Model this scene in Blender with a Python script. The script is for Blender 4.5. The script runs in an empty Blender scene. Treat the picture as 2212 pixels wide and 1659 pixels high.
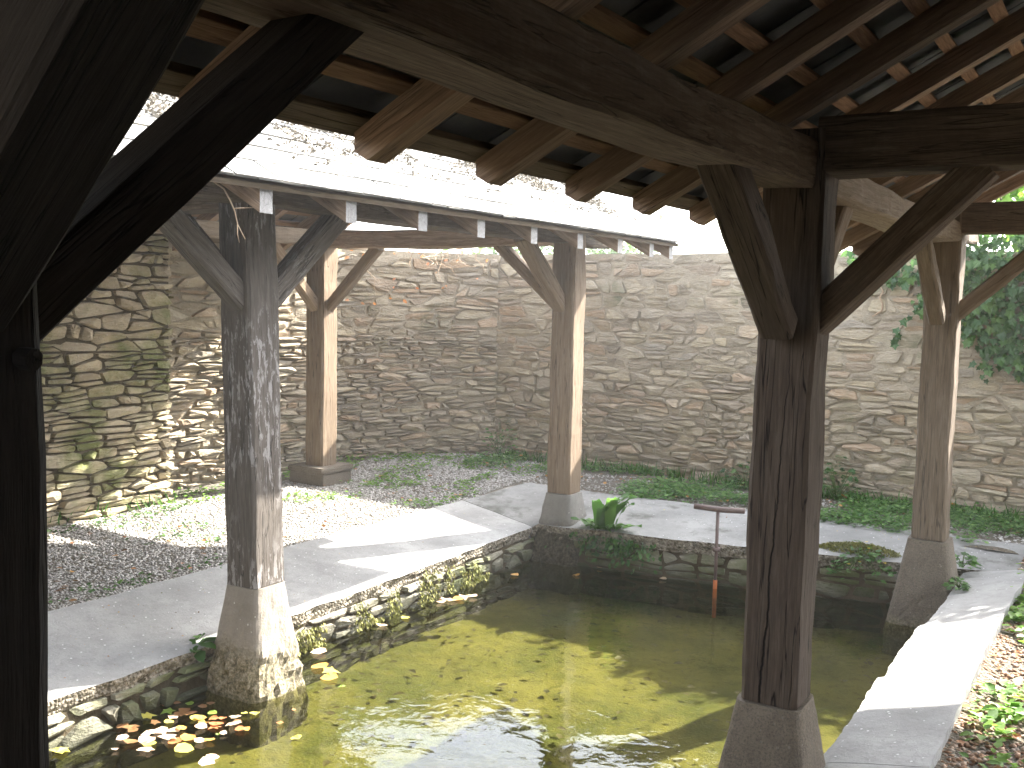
import bpy, bmesh, math, random
import numpy as np
from mathutils import Vector, Matrix, noise
R = math.radians
random.seed(7)
rng = np.random.default_rng(11)
scene = bpy.context.scene
col = scene.collection

# ------------------------------------------------------------------ camera, sky, sun, exposure
cam_d = bpy.data.cameras.new('camera'); cam = bpy.data.objects.new('camera', cam_d); col.objects.link(cam)
yaw, pitch, roll = 0.5449, 0.0815, 0.0228
f_ = Vector((-math.sin(yaw)*math.cos(pitch), math.cos(yaw)*math.cos(pitch), -math.sin(pitch)))
r_ = Vector((math.cos(yaw), math.sin(yaw), 0)); u_ = r_.cross(f_)
cr, sr = math.cos(roll), math.sin(roll)
rr = cr*r_ + sr*u_; uu = -sr*r_ + cr*u_
CAM = Vector((1.0529, -3.5972, 1.9765))
cam.matrix_world = Matrix(((rr.x, uu.x, -f_.x, CAM.x), (rr.y, uu.y, -f_.y, CAM.y), (rr.z, uu.z, -f_.z, CAM.z), (0, 0, 0, 1)))
cam_d.sensor_width = 36; cam_d.lens = 36.70; cam_d.clip_start = .02; cam_d.clip_end = 400
scene.camera = cam
FPX = 2255.2
def project(P):
    d = Vector(P) - CAM; z = d.dot(f_)
    if z < .05: return None
    return 1106 + FPX*d.dot(rr)/z, 829.5 - FPX*d.dot(uu)/z, z

SUN_AZ = R(20.0)      # from +Y towards +X
SUN_EL = R(38.6)
world = bpy.data.worlds.new('World'); scene.world = world; world.use_nodes = True
wn = world.node_tree; wn.nodes.clear()
sky = wn.nodes.new('ShaderNodeTexSky'); sky.sky_type = 'NISHITA'; sky.sun_disc = False
sky.sun_elevation = SUN_EL; sky.sun_rotation = SUN_AZ; sky.dust_density = 2.0; sky.air_density = 1.0; sky.ozone_density = 1.0
bg = wn.nodes.new('ShaderNodeBackground'); bg.inputs[1].default_value = 0.15
wo = wn.nodes.new('ShaderNodeOutputWorld')
hsv = wn.nodes.new('ShaderNodeHueSaturation'); hsv.inputs['Saturation'].default_value = .32; hsv.inputs['Value'].default_value = 1.55
wn.links.new(sky.outputs[0], hsv.inputs['Color']); wn.links.new(hsv.outputs[0], bg.inputs[0]); wn.links.new(bg.outputs[0], wo.inputs[0])
sun_d = bpy.data.lights.new('sun', 'SUN'); sun = bpy.data.objects.new('sun', sun_d); col.objects.link(sun)
sun_d.energy = 5.0; sun_d.angle = R(0.55); sun_d.color = (1, .95, .87)
sdir = Vector((math.sin(SUN_AZ)*math.cos(SUN_EL), math.cos(SUN_AZ)*math.cos(SUN_EL), math.sin(SUN_EL)))
sun.rotation_euler = sdir.to_track_quat('Z', 'Y').to_euler()
scene.view_settings.view_transform = 'Standard'; scene.view_settings.look = 'None'
scene.view_settings.gamma = 1; scene.view_settings.use_curve_mapping = False
scene.view_settings.exposure = 3.0
scene.render.engine = 'CYCLES'
scene.cycles.max_bounces = 10; scene.cycles.diffuse_bounces = 5; scene.cycles.transparent_max_bounces = 12
scene.cycles.use_denoising = True

# ------------------------------------------------------------------ helpers
def link(o, parent=None):
    col.objects.link(o)
    if parent is not None: o.parent = parent
    return o
def tag(o, label=None, cat=None, group=None, kind=None):
    if label: o['label'] = label
    if cat: o['category'] = cat
    if group: o['group'] = group
    if kind: o['kind'] = kind
    return o
def empty(name, loc=(0, 0, 0)):
    o = bpy.data.objects.new(name, None); o.location = loc; o.empty_display_size = .1
    return link(o)
def mesh_obj(name, V, F, mat, parent=None, loc=None, smooth=False, rnd=None, mw=None):
    me = bpy.data.meshes.new(name)
    me.from_pydata([tuple(v) for v in V], [], [tuple(f) for f in F])
    return finish(name, me, mat, parent, loc, smooth, rnd, mw)
def finish(name, me, mat, parent=None, loc=None, smooth=False, rnd=None, mw=None):
    if mat is not None: me.materials.append(mat)
    if smooth: me.polygons.foreach_set('use_smooth', np.ones(len(me.polygons), bool))
    if rnd is not None:
        a = me.attributes.new('rnd', 'FLOAT', 'FACE')
        a.data.foreach_set('value', np.broadcast_to(np.asarray(rnd, dtype=np.float32), (len(me.polygons),)).copy())
    me.update()
    o = bpy.data.objects.new(name, me); link(o, parent)
    pinv = parent.matrix_basis.inverted() if parent is not None else Matrix()
    if parent is not None and parent.parent is not None:
        pinv = (parent.parent.matrix_basis @ parent.matrix_basis).inverted()
    if mw is not None: o.matrix_basis = pinv @ mw
    elif loc is not None: o.matrix_basis = pinv @ Matrix.Translation(loc)
    else: o.matrix_basis = pinv
    return o
def big_mesh(name, V, F, mat, parent=None, smooth=False, rnd=None, loc=None):
    """numpy mesh, all faces with the same number of corners"""
    V = np.asarray(V, np.float32); F = np.asarray(F, np.int32); k = F.shape[1]
    me = bpy.data.meshes.new(name)
    me.vertices.add(len(V)); me.vertices.foreach_set('co', V.ravel())
    me.loops.add(F.size); me.loops.foreach_set('vertex_index', F.ravel())
    me.polygons.add(len(F)); me.polygons.foreach_set('loop_start', np.arange(0, F.size, k, dtype=np.int32))
    me.update(calc_edges=True); me.validate()
    return finish(name, me, mat, parent, loc, smooth, rnd)

# ------------------------------------------------------------------ materials
def newmat(name):
    m = bpy.data.materials.new(name); m.use_nodes = True
    nt = m.node_tree; nt.nodes.clear()
    return m, nt
class N:
    def __init__(s, nt): s.nt = nt
    def n(s, t, **kw):
        x = s.nt.nodes.new('ShaderNode' + t)
        for k, v in kw.items():
            if k in ('ins',): 
                for a, b in v.items(): x.inputs[a].default_value = b
            else: setattr(x, k, v)
        return x
    def l(s, a, b): s.nt.links.new(a, b)
    def noise(s, vec, scale, detail=4, rough=.55, dist=0):
        x = s.n('TexNoise'); x.inputs['Scale'].default_value = scale; x.inputs['Detail'].default_value = detail
        x.inputs['Roughness'].default_value = rough; x.inputs['Distortion'].default_value = dist
        if vec is not None: s.l(vec, x.inputs['Vector'])
        return x.outputs['Fac']
    def ramp(s, fac, stops, interp='LINEAR'):
        x = s.n('ValToRGB'); cr = x.color_ramp; cr.interpolation = interp
        while len(cr.elements) > 1: cr.elements.remove(cr.elements[0])
        cr.elements[0].position = stops[0][0]; cr.elements[0].color = (*stops[0][1], 1)
        for p, c in stops[1:]:
            e = cr.elements.new(p); e.color = (*c, 1)
        s.l(fac, x.inputs[0]); return x.outputs[0]
    def maprange(s, v, a, b, c=0, d=1):
        x = s.n('MapRange'); x.inputs[1].default_value = a; x.inputs[2].default_value = b; x.inputs[3].default_value = c; x.inputs[4].default_value = d
        s.l(v, x.inputs[0]); return x.outputs[0]
    def mix(s, fac, a, b, mode='MIX'):
        x = s.n('MixRGB', blend_type=mode)
        for i, v in ((0, fac), (1, a), (2, b)):
            if hasattr(v, 'is_output') or hasattr(v, 'links'): s.l(v, x.inputs[i])
            else: x.inputs[i].default_value = v if i == 0 else (*v, 1)
        return x.outputs[0]
    def math(s, op, a, b=None):
        x = s.n('Math', operation=op)
        for i, v in ((0, a), (1, b)):
            if v is None: continue
            if hasattr(v, 'links'): s.l(v, x.inputs[i])
            else: x.inputs[i].default_value = v
        return x.outputs[0]
    def mapping(s, vec, scale=(1, 1, 1), rot=(0, 0, 0), loc=None):
        x = s.n('Mapping'); x.inputs['Scale'].default_value = scale; x.inputs['Rotation'].default_value = rot
        s.l(vec, x.inputs['Vector'])
        if loc is not None: s.l(loc, x.inputs['Location'])
        return x.outputs[0]
    def bump(s, h, strength=.5, dist=.01, prev=None):
        x = s.n('Bump'); x.inputs['Strength'].default_value = strength; x.inputs['Distance'].default_value = dist
        s.l(h, x.inputs['Height'])
        if prev is not None: s.l(prev, x.inputs['Normal'])
        return x.outputs[0]
    def out(s, color, rough=.85, normal=None, spec=.3):
        b = s.n('BsdfPrincipled'); b.inputs['Specular IOR Level'].default_value = spec
        if hasattr(color, 'links'): s.l(color, b.inputs['Base Color'])
        else: b.inputs['Base Color'].default_value = (*color, 1)
        if hasattr(rough, 'links'): s.l(rough, b.inputs['Roughness'])
        else: b.inputs['Roughness'].default_value = rough
        if normal is not None: s.l(normal, b.inputs['Normal'])
        o = s.n('OutputMaterial'); s.l(b.outputs[0], o.inputs[0]); return b

def wood(name, dark, mid, light, flake=None, grain=1.0, crack=.5, saw=0.0, split=False):
    m, nt = newmat(name); g = N(nt)
    tc = g.n('TexCoord'); oi = g.n('ObjectInfo')
    mul = g.n('VectorMath', operation='SCALE'); comb = g.n('CombineXYZ')
    for i in range(3): g.l(oi.outputs['Random'], comb.inputs[i])
    g.l(comb.outputs[0], mul.inputs[0]); mul.inputs['Scale'].default_value = 37.0
    add = g.n('VectorMath', operation='ADD'); g.l(tc.outputs['Object'], add.inputs[0]); g.l(mul.outputs[0], add.inputs[1])
    P = add.outputs[0]
    n1 = g.noise(g.mapping(P, (1.6, 22, 22)), 3.0, 6, .6, .6)
    n2 = g.noise(g.mapping(P, (5, 110, 110)), 3.0, 4, .6, .2)
    n3 = g.noise(P, 3.0, 4, .55)
    c = g.ramp(n1, [(.25, dark), (.5, mid), (.75, light)])
    c = g.mix(g.maprange(n2, .35, .7, 0, .45*grain), c, tuple(x*.45 for x in dark))
    c = g.mix(g.maprange(n3, .35, .75, 0, .5), c, tuple(a*.6+b*.4 for a, b in zip(dark, mid)))
    v = g.n('HueSaturation'); g.l(c, v.inputs['Color']); g.l(g.maprange(oi.outputs['Random'], 0, 1, .8, 1.2), v.inputs['Value']); c = v.outputs[0]
    if flake:
        nf = g.noise(g.mapping(P, (6, 26, 26)), 1.6, 8, .72, .4); nz = g.noise(P, 1.5, 2)
        fm = g.math('MULTIPLY', g.maprange(nf, .53, .57), g.maprange(nz, .42, .56))
        c = g.mix(fm, c, flake)
    ck = g.noise(g.mapping(P, (.55, 14, 14)), 1.7, 3, .5, .3)
    ckm = g.math('SUBTRACT', 1.0, g.maprange(g.math('ABSOLUTE', g.math('SUBTRACT', ck, .5)), 0.0, .012))
    ckm = g.math('MULTIPLY', ckm, crack)
    if split:
        so = g.n('SeparateXYZ'); g.l(tc.outputs['Object'], so.inputs[0])
        nn = g.noise(g.mapping(tc.outputs['Object'], (5, .1, .1)), 1.0, 4, .6)
        cen = g.math('ADD', g.math('MULTIPLY', so.outputs[0], .040), g.math('ADD', g.math('MULTIPLY', nn, .045), -.050))
        dd = g.math('ABSOLUTE', g.math('SUBTRACT', so.outputs[1], cen))
        wv = g.maprange(so.outputs[0], 0, 1.25, .0042, .0004)
        ln_ = g.math('MULTIPLY', g.math('SUBTRACT', 1.0, g.maprange(g.math('DIVIDE', dd, wv), .6, 1.3)), g.math('LESS_THAN', so.outputs[2], -.04))
        ckm = g.math('MAXIMUM', ckm, g.math('MULTIPLY', ln_, 1.0))
    c = g.mix(ckm, c, tuple(x*.15 for x in dark))
    h = g.math('ADD', g.math('MULTIPLY', n1, .7), g.math('MULTIPLY', n2, .5))
    h = g.math('SUBTRACT', h, g.math('MULTIPLY', ckm, 1.5))
    if saw:
        w = g.n('TexWave'); w.bands_direction = 'X'; w.inputs['Scale'].default_value = 11; w.inputs['Distortion'].default_value = 7; w.inputs['Detail'].default_value = 2
        g.l(P, w.inputs['Vector']); h = g.math('ADD', h, g.math('MULTIPLY', w.outputs['Fac'], saw*.3))
        c = g.mix(g.maprange(w.outputs['Fac'], .2, .9, 0, .12*saw), c, tuple(x*.5 for x in dark))
    g.out(c, .88, g.bump(h, .8, .006), .25)
    return m
WOOD_OLD = wood('wood_post_grey', (.06, .048, .040), (.115, .098, .082), (.18, .16, .14), flake=(.22, .205, .195), crack=.8)
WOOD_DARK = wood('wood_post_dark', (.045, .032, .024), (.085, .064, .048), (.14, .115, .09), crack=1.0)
WOOD_BROWN = wood('wood_post_brown', (.085, .062, .042), (.15, .115, .08), (.23, .185, .14), crack=.7)
WOOD_SHADED = wood('wood_dark_shaded', (.014, .011, .009), (.026, .021, .017), (.045, .037, .030), crack=.6)  # old dark wood, darkened further to imitate the shade of the near corner
WOOD_SPLIT = wood('wood_post_dark_split', (.045, .032, .024), (.085, .064, .048), (.14, .115, .09), crack=1.0, split=True)
WOOD_END = wood('wood_end_grain', (.20, .19, .18), (.30, .29, .28), (.38, .37, .36), crack=.3)
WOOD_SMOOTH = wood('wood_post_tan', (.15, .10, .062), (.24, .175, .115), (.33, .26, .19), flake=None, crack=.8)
WOOD_BEAM = wood('wood_beam', (.055, .038, .026), (.11, .080, .056), (.19, .15, .11), crack=.5, saw=.5)
WOOD_PALE = wood('wood_pale', (.16, .12, .085), (.26, .205, .15), (.36, .30, .24), crack=.4, saw=.3)
WOOD_RAFTER = wood('wood_rafter', (.14, .095, .062), (.26, .18, .125), (.38, .285, .205), crack=.4)
WOOD_BATTEN = wood('wood_batten', (.16, .095, .06), (.26, .16, .10), (.34, .23, .155), crack=.2)

def attr_fac(g, name='rnd'):
    a = g.n('Attribute'); a.attribute_name = name; return a.outputs['Fac']
def stone_mat(name, tones, moss=None, mossamt=.5, wetz=None):
    m, nt = newmat(name); g = N(nt)
    geo = g.n('NewGeometry'); P = geo.outputs['Position']
    r = attr_fac(g)
    c = g.ramp(r, [(i/(len(tones)-1), t) for i, t in enumerate(tones)])
    n1 = g.noise(P, 9, 6, .65); n2 = g.noise(g.mapping(P, (14, 14, 60)), 1.0, 5, .65); n3 = g.noise(P, 60, 4, .6)
    c = g.mix(g.maprange(n1, .3, .75, .0, .6), c, (.18, .155, .12))
    c = g.mix(g.maprange(n2, .45, .7, 0, .4), c, (.42, .37, .29))
    c = g.mix(g.maprange(n3, .6, .75, 0, .5), c, (.5, .48, .42))
    if moss:
        n4 = g.noise(P, 2.2, 5, .6)
        c = g.mix(g.maprange(n4, .62-.25*mossamt, .78-.2*mossamt, 0, .85), c, moss)
    sx = g.n('SeparateXYZ'); g.l(P, sx.inputs[0])
    if wetz is not None:
        c = g.mix(g.maprange(sx.outputs[2], wetz, wetz+.16, .88, 0), c, (.028, .032, .015))
    h = g.math('ADD', g.math('MULTIPLY', n1, .6), g.math('ADD', g.math('MULTIPLY', n2, .9), g.math('MULTIPLY', n3, .35)))
    g.out(c, .92, g.bump(h, 1.0, .022), .2)
    return m
TONES = [(0.25, 0.208, 0.154), (0.354, 0.297, 0.211), (0.426, 0.356, 0.238), (0.312, 0.262, 0.194), (0.458, 0.396, 0.29), (0.385, 0.267, 0.167), (0.302, 0.267, 0.216)]
STONE_R = stone_mat('rubble_stone_grey_tan', TONES, (.10, .11, .055), .15)
STONE_L = stone_mat('rubble_stone_ochre', [(.30, .24, .15), (.42, .345, .22), (.36, .29, .18), (.48, .41, .29), (.33, .27, .19)], (.10, .12, .03), .75)
STONE_B = stone_mat('basin_stone', [(.20, .19, .15), (.30, .28, .23), (.24, .23, .17)], (.09, .11, .03), .8, wetz=.06)
def mortar_mat(name, base, dark):
    m, nt = newmat(name); g = N(nt); P = g.n('NewGeometry').outputs['Position']
    n1 = g.noise(P, 4, 6, .6); n3 = g.noise(P, 70, 5, .7)
    c = g.mix(g.maprange(n1, .35, .65), dark, base); c = g.mix(g.maprange(n3, .5, .7, 0, .4), c, (.09, .08, .065))
    g.out(c, .95, g.bump(g.math('ADD', n1, n3), 1.0, .015), .15); return m
MORTAR = mortar_mat('lime_mortar', (.41, .355, .27), (.27, .23, .17))
MORTAR_DARK = mortar_mat('earth_mortar', (.11, .088, .055), (.055, .045, .028))
def concrete(name, base, spot, low=None, moss=None, rough=0, crust=1.0):
    m, nt = newmat(name); g = N(nt); P = g.n('NewGeometry').outputs['Position']
    n1 = g.noise(P, 2.3, 6, .6); n2 = g.noise(P, 90, 4, .7); n4 = g.noise(P, 14, 5, .6)
    c = g.mix(g.maprange(n1, .35, .65), base, tuple(x*.66 for x in base))
    c = g.mix(g.maprange(n4, .48, .72, 0, .5), c, tuple(x*.55 for x in base))
    n8 = g.noise(P, 38, 6, .75, .5); c = g.mix(g.maprange(n8, .56, .70, 0, .55), c, tuple(x*.42 for x in base)); c = g.mix(g.maprange(n8, .40, .30, 0, .4), c, tuple(min(.6, x*1.45) for x in base))
    vo = g.n('TexVoronoi'); vo.inputs['Scale'].default_value = 26; g.l(P, vo.inputs['Vector'])
    c = g.mix(g.math('MULTIPLY', g.math('LESS_THAN', vo.outputs['Distance'], .13), g.math('GREATER_THAN', n4, .52)), c, spot)
    c = g.mix(g.maprange(n2, .5, .7, 0, .3), c, tuple(x*.5 for x in base))
    if rough:
        n7 = g.noise(P, 130, 3, .8); c = g.mix(g.maprange(n7, .5, .62, 0, .6), c, tuple(x*.35 for x in base)); c = g.mix(g.maprange(n7, .38, .30, 0, .5), c, tuple(x*1.7 for x in base))
    h = g.math('ADD', g.math('ADD', n1, g.math('MULTIPLY', n8, -.8)), g.math('MULTIPLY', n2, .5 if not rough else 1.6))
    sx = g.n('SeparateXYZ'); g.l(P, sx.inputs[0])
    if low is not None:
        nn = g.math('ADD', sx.outputs[2], g.math('MULTIPLY', g.noise(P, 6, 4), .25))
        k = g.maprange(nn, low, low+.12, 1, 0)
        n5 = g.noise(P, 55, 5, .7)
        rough_c = g.ramp(n5, [(.35, (.05*crust, .045*crust, .025*crust)), (.5, (.17*crust, .145*crust, .09*crust)), (.68, (.36*crust, .31*crust, .24*crust))])
        c = g.mix(k, c, rough_c)
        c = g.mix(g.maprange(sx.outputs[2], -.02, .1, .7, 0), c, (.05, .055, .02))
        h = g.math('ADD', h, g.math('MULTIPLY', g.math('MULTIPLY', n5, k), 3.0))
    if moss is not None:
        nm = g.noise(P, 3.5, 5, .6)
        c = g.mix(g.maprange(nm, .55, .68, 0, .8), c, moss)
    g.out(c, .9, g.bump(h, .7, .006), .25); return m
FOOTING_MAT = concrete('footing_concrete', (.30, .265, .22), (.42, .4, .36), low=.36)
FOOTING_MOSSY = concrete('footing_mossy', (.25, .235, .21), (.35, .33, .3), low=.42, crust=.32)
FOOTING_DARK = concrete('footing_granite', (.185, .155, .12), (.20, .18, .15), low=.16, rough=1)
SLAB_MAT = concrete('slab_concrete', (.37, .365, .35), (.62, .62, .6))
SLAB_FAR = concrete('slab_far_concrete', (.29, .285, .27), (.5, .5, .48), moss=(.085, .085, .07))
m, nt = newmat('pebble_aggregate_edge'); g = N(nt); P = g.n('NewGeometry').outputs['Position']
vo = g.n('TexVoronoi'); vo.inputs['Scale'].default_value = 60; g.l(P, vo.inputs['Vector'])
n5 = g.noise(P, 30, 5, .7)
g.out(g.mix(g.maprange(n5, .4, .65), (.10, .085, .06), (.34, .30, .24)), .95, g.bump(g.math('ADD', g.math('MULTIPLY', vo.outputs['Distance'], -1.2), n5), 1, .02), .2)
EDGE_MAT = m
def leaf_mat(name, stops, trans=.35, rough=.55):
    m, nt = newmat(name); g = N(nt)
    c = g.ramp(attr_fac(g), stops)
    b = g.n('BsdfPrincipled'); b.inputs['Roughness'].default_value = rough; b.inputs['Specular IOR Level'].default_value = .35
    g.l(c, b.inputs['Base Color'])
    t = g.n('BsdfTranslucent'); hs = g.n('HueSaturation'); hs.inputs['Value'].default_value = 1.5; g.l(c, hs.inputs['Color']); g.l(hs.outputs[0], t.inputs[0])
    mx = g.n('MixShader'); mx.inputs[0].default_value = trans; g.l(b.outputs[0], mx.inputs[1]); g.l(t.outputs[0], mx.inputs[2])
    o = g.n('OutputMaterial'); g.l(mx.outputs[0], o.inputs[0]); return m
LEAF_GREEN = leaf_mat('leaf_green', [(0, (.028, .075, .014)), (.5, (.05, .125, .022)), (1, (.09, .19, .035))])
LEAF_COVER = leaf_mat('leaf_cover', [(0, (.04, .10, .025)), (.5, (.08, .17, .04)), (1, (.15, .26, .07))])
LEAF_BRIGHT = leaf_mat('leaf_bright', [(0, (.07, .16, .02)), (1, (.17, .30, .04))], .45)
LEAF_IVY = leaf_mat('leaf_ivy', [(0, (.018, .055, .012)), (.6, (.035, .09, .02)), (1, (.075, .15, .03))], .2, .4)
LEAF_TREE = leaf_mat('leaf_tree', [(0, (.03, .07, .015)), (1, (.09, .16, .035))], .35)
LEAF_AUTUMN = leaf_mat('leaf_autumn', [(0, (.16, .08, .035)), (.25, (.26, .14, .05)), (.42, (.33, .12, .045)), (.58, (.46, .26, .06)), (.72, (.42, .40, .08)), (.85, (.13, .20, .03)), (1, (.58, .42, .30))], .2, .5)
m, nt = newmat('bark'); g = N(nt); P = g.n('TexCoord').outputs['Object']
n1 = g.noise(g.mapping(P, (9, 9, 2)), 2, 5, .6)
g.out(g.mix(n1, (.05, .035, .022), (.14, .105, .07)), .95, g.bump(n1, 1, .02)); BARK = m
m, nt = newmat('dry_twig'); g = N(nt); g.out((.34, .25, .17), .9); TWIG = m
def pebble(name, stops):
    m, nt = newmat(name); g = N(nt); P = g.n('NewGeometry').outputs['Position']
    c = g.ramp(attr_fac(g), stops); n1 = g.noise(P, 150, 3)
    g.out(g.mix(g.maprange(n1, .4, .7, 0, .3), c, (.12, .11, .1)), .92); return m
PEBBLE = pebble('gravel_stones', [(0, (.26, .24, .21)), (.4, (.38, .36, .33)), (.8, (.47, .45, .42)), (1, (.56, .54, .50))])
LITTER = pebble('leaf_litter', [(0, (.14, .07, .035)), (.35, (.30, .17, .10)), (.7, (.38, .27, .19)), (1, (.42, .36, .30))])
# ground
m, nt = newmat('ground_earth_gravel'); g = N(nt); P = g.n('NewGeometry').outputs['Position']
n1 = g.noise(P, 1.3, 6, .6); n2 = g.noise(P, 85, 5, .7); n3 = g.noise(P, 5, 5, .6)
vo = g.n('TexVoronoi'); vo.inputs['Scale'].default_value = 70; g.l(P, vo.inputs['Vector'])
c = g.mix(g.maprange(n1, .35, .65), (.19, .175, .145), (.11, .085, .055)); c = g.mix(g.maprange(n3, .5, .7, 0, .6), c, (.09, .075, .045))
c = g.mix(g.maprange(n2, .45, .65, 0, .6), c, (.32, .30, .26))
g.out(c, .95, g.bump(g.math('ADD', n2, g.math('MULTIPLY', vo.outputs['Distance'], -1)), 1, .02), .2); GROUND = m
# basin floor: algae, silt
m, nt = newmat('algae_floor'); g = N(nt); P = g.n('NewGeometry').outputs['Position']
n1 = g.noise(P, 2.2, 6, .62); n2 = g.noise(P, 13, 6, .68); n3 = g.noise(P, 60, 4, .6); n4 = g.noise(g.mapping(P, (16, 30, 16)), 1, 4, .6, 1.2)
c = g.mix(g.maprange(n1, .40, .60), (.135, .125, .045), (.066, .074, .026)); c = g.mix(g.maprange(n2, .52, .68, 0, .75), c, (.040, .042, .013))
c = g.mix(g.maprange(n4, .63, .68, 0, .75), c, (.03, .027, .012)); c = g.mix(g.maprange(n3, .55, .7, 0, .35), c, (.17, .145, .06))
g.out(c, .95, g.bump(g.math('ADD', n2, n3), .6, .01), .2); FLOOR = m
# water
m, nt = newmat('pool_water'); g = N(nt); P = g.n('NewGeometry').outputs['Position']
n1 = g.noise(P, 3.2, 3, .5, .6); n2 = g.noise(P, 14, 3, .55, .5)
h = g.math('ADD', g.math('MULTIPLY', n1, .8), g.math('MULTIPLY', n2, .2)); bm_ = g.bump(h, .13, .05)
geo_ = g.n('NewGeometry'); dt = g.n('VectorMath', operation='DOT_PRODUCT'); g.l(bm_, dt.inputs[0]); g.l(geo_.outputs['Incoming'], dt.inputs[1])
ca = g.math('ABSOLUTE', dt.outputs['Value']); sch = g.math('ADD', .02, g.math('MULTIPLY', .98, g.math('POWER', g.math('SUBTRACT', 1.0, ca), 5.0)))
tr = g.n('BsdfTransparent'); tr.inputs[0].default_value = (.66, .66, .46, 1)
gl = g.n('BsdfGlossy'); gl.inputs[1].default_value = .015; g.l(bm_, gl.inputs['Normal'])
mx = g.n('MixShader'); g.l(sch, mx.inputs[0]); g.l(tr.outputs[0], mx.inputs[1]); g.l(gl.outputs[0], mx.inputs[2])
o_ = g.n('OutputMaterial'); g.l(mx.outputs[0], o_.inputs[0]); WATER = m
# slate
def slate_mat(name, a, b, lichen, amt):
    m, nt = newmat(name); g = N(nt)
    P = g.n('NewGeometry').outputs['Position']; oi = g.n('ObjectInfo')
    n1 = g.noise(P, 7, 6, .65); n2 = g.noise(P, 40, 5, .65)
    c = g.mix(oi.outputs['Random'], a, b); c = g.mix(g.maprange(n1, .62-.3*amt, .75-.2*amt, 0, .85), c, lichen)
    c = g.mix(g.maprange(n2, .55, .75, 0, .5), c, (.12, .11, .09))
    g.out(c, .75, g.bump(g.math('ADD', n1, n2), .5, .004), .4); return m
SLATE_OLD = slate_mat('slate_lichen', (.066, .064, .060), (.11, .105, .096), (.17, .16, .135), .6)
SLATE_DARK = slate_mat('slate_blue_grey', (.055, .06, .065), (.085, .09, .095), (.10, .10, .09), .1)
m, nt = newmat('rusty_iron'); g = N(nt); P = g.n('NewGeometry').outputs['Position']
g.out(g.mix(g.noise(P, 25, 5), (.07, .05, .045), (.14, .09, .075)), .6, g.bump(g.noise(P, 80, 4), .4, .003), .5); IRON = m
m, nt = newmat('orange_rust'); g = N(nt); P = g.n('NewGeometry').outputs['Position']
g.out(g.mix(g.noise(P, 40, 5), (.28, .075, .02), (.42, .14, .05)), .85); RUST = m
m, nt = newmat('dry_moss'); g = N(nt)
g.out(g.ramp(attr_fac(g), [(0, (.07, .06, .045)), (.6, (.15, .13, .10)), (1, (.26, .22, .17))]), .95); DRYMOSS = m
m, nt = newmat('bright_moss'); g = N(nt)
g.out(g.ramp(attr_fac(g), [(0, (.10, .10, .03)), (.6, (.19, .20, .06)), (1, (.30, .27, .10))]), .95); MOSS = m

# ------------------------------------------------------------------ beams
def n3(x, y, z, s=0): return noise.noise(Vector((x+s, y-s*.7, z+s*.3)))
def beam(name, p0, p1, w, h, mat, parent, seed=0, cham=.12, rough=.006, bow=0.0, w1=None, h1=None, side=None, segs=None, hang=0.0, roll_=0.0):
    """hewn timber from p0 to p1; w = width across, h = depth; local X runs along the grain"""
    p0 = Vector(p0); p1 = Vector(p1); L = (p1-p0).length; X = (p1-p0)/L
    if side is None:
        side = Vector((0, 0, 1)).cross(X)
        if side.length < .2: side = Vector((1, 0, 0))
    side = Vector(side); side = (side - X*side.dot(X)).normalized(); Z = X.cross(side).normalized()
    mw = Matrix(((X.x, side.x, Z.x, p0.x), (X.y, side.y, Z.y, p0.y), (X.z, side.z, Z.z, p0.z), (0, 0, 0, 1)))
    w1 = w1 or w; h1 = h1 or h
    n = segs or max(4, int(L/.07))
    V = []; F = []
    for i in range(n+1):
        t = i/n; ww = (w+(w1-w)*t)/2; hh = (h+(h1-h)*t)/2; c = min(ww, hh)*cham*2
        cz = bow*math.sin(math.pi*t) - hang*math.exp(-((t-.62)/.10)**2)*0
        prof = [(-ww+c, -hh), (ww-c, -hh), (ww, -hh+c), (ww, hh-c), (ww-c, hh), (-ww+c, hh), (-ww, hh-c), (-ww, -hh+c)]
        for k, (a, b) in enumerate(prof):
            q = n3(t*L*3.1, a*9, b*9, seed*3.7+.1)*rough*1.6 + n3(t*L*11, a*25, b*25, seed*1.9+5)*rough*.7
            q2 = n3(t*L*1.3, k*.9, 2.2, seed*2.3)*rough*1.5
            s = 1 + q/max(ww, .02); s2 = 1 + q2/max(hh, .02)
            V.append((t*L, a*s, b*s2 + cz))
    for i in range(n):
        for k in range(8):
            a = i*8+k; b = i*8+(k+1) % 8; F.append((a, b, b+8, a+8))
    F.append(tuple(range(7, -1, -1))); F.append(tuple(n*8+k for k in range(8)))
    return mesh_obj(name, V, F, mat, parent, mw=mw)

W = 2.547; AW = 2.347; L = 3.1; PW = .194; ZB = .587
RA = empty('timber_shelter', (0, 0, .3)); tag(RA, 'dark timber shelter overhead in the foreground with bare rafters and battens', 'shelter')
RB = empty('timber_shelter', (-W, 0, .3)); tag(RB, 'timber shelter across the water with sunlit slate slope and dead moss on it', 'shelter')
_sd = [0]
def sd(): _sd[0] += 1; return _sd[0]
def post(x, y, root, mat, zb=ZB, zt=2.60, w=PW, lean=(0, 0), label=None, w1=None):
    o = beam('post', (x, y, zb), (x+lean[0], y+lean[1], zt), w, w, mat, root, seed=sd(), cham=.07, rough=.006, side=(1, 0, 0), w1=w1)
    if label: o['label'] = label
    return o
p4 = post(0, 0, RA, WOOD_SPLIT, label='thick dark post in the right foreground with a long crack', w=.20, w1=.205, lean=(.012, .0), zt=2.56)
post(0.0, L, RA, WOOD_BROWN, label='brown post at the far right corner of the basin', w=.19, lean=(.0, 0))
post(0, -3.03, RA, WOOD_SHADED, label='near black post at the left edge')
post(-W, 0, RB, WOOD_OLD, label='grey flaking post in the left foreground', lean=(-.045, -.025), w=.198)
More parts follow.
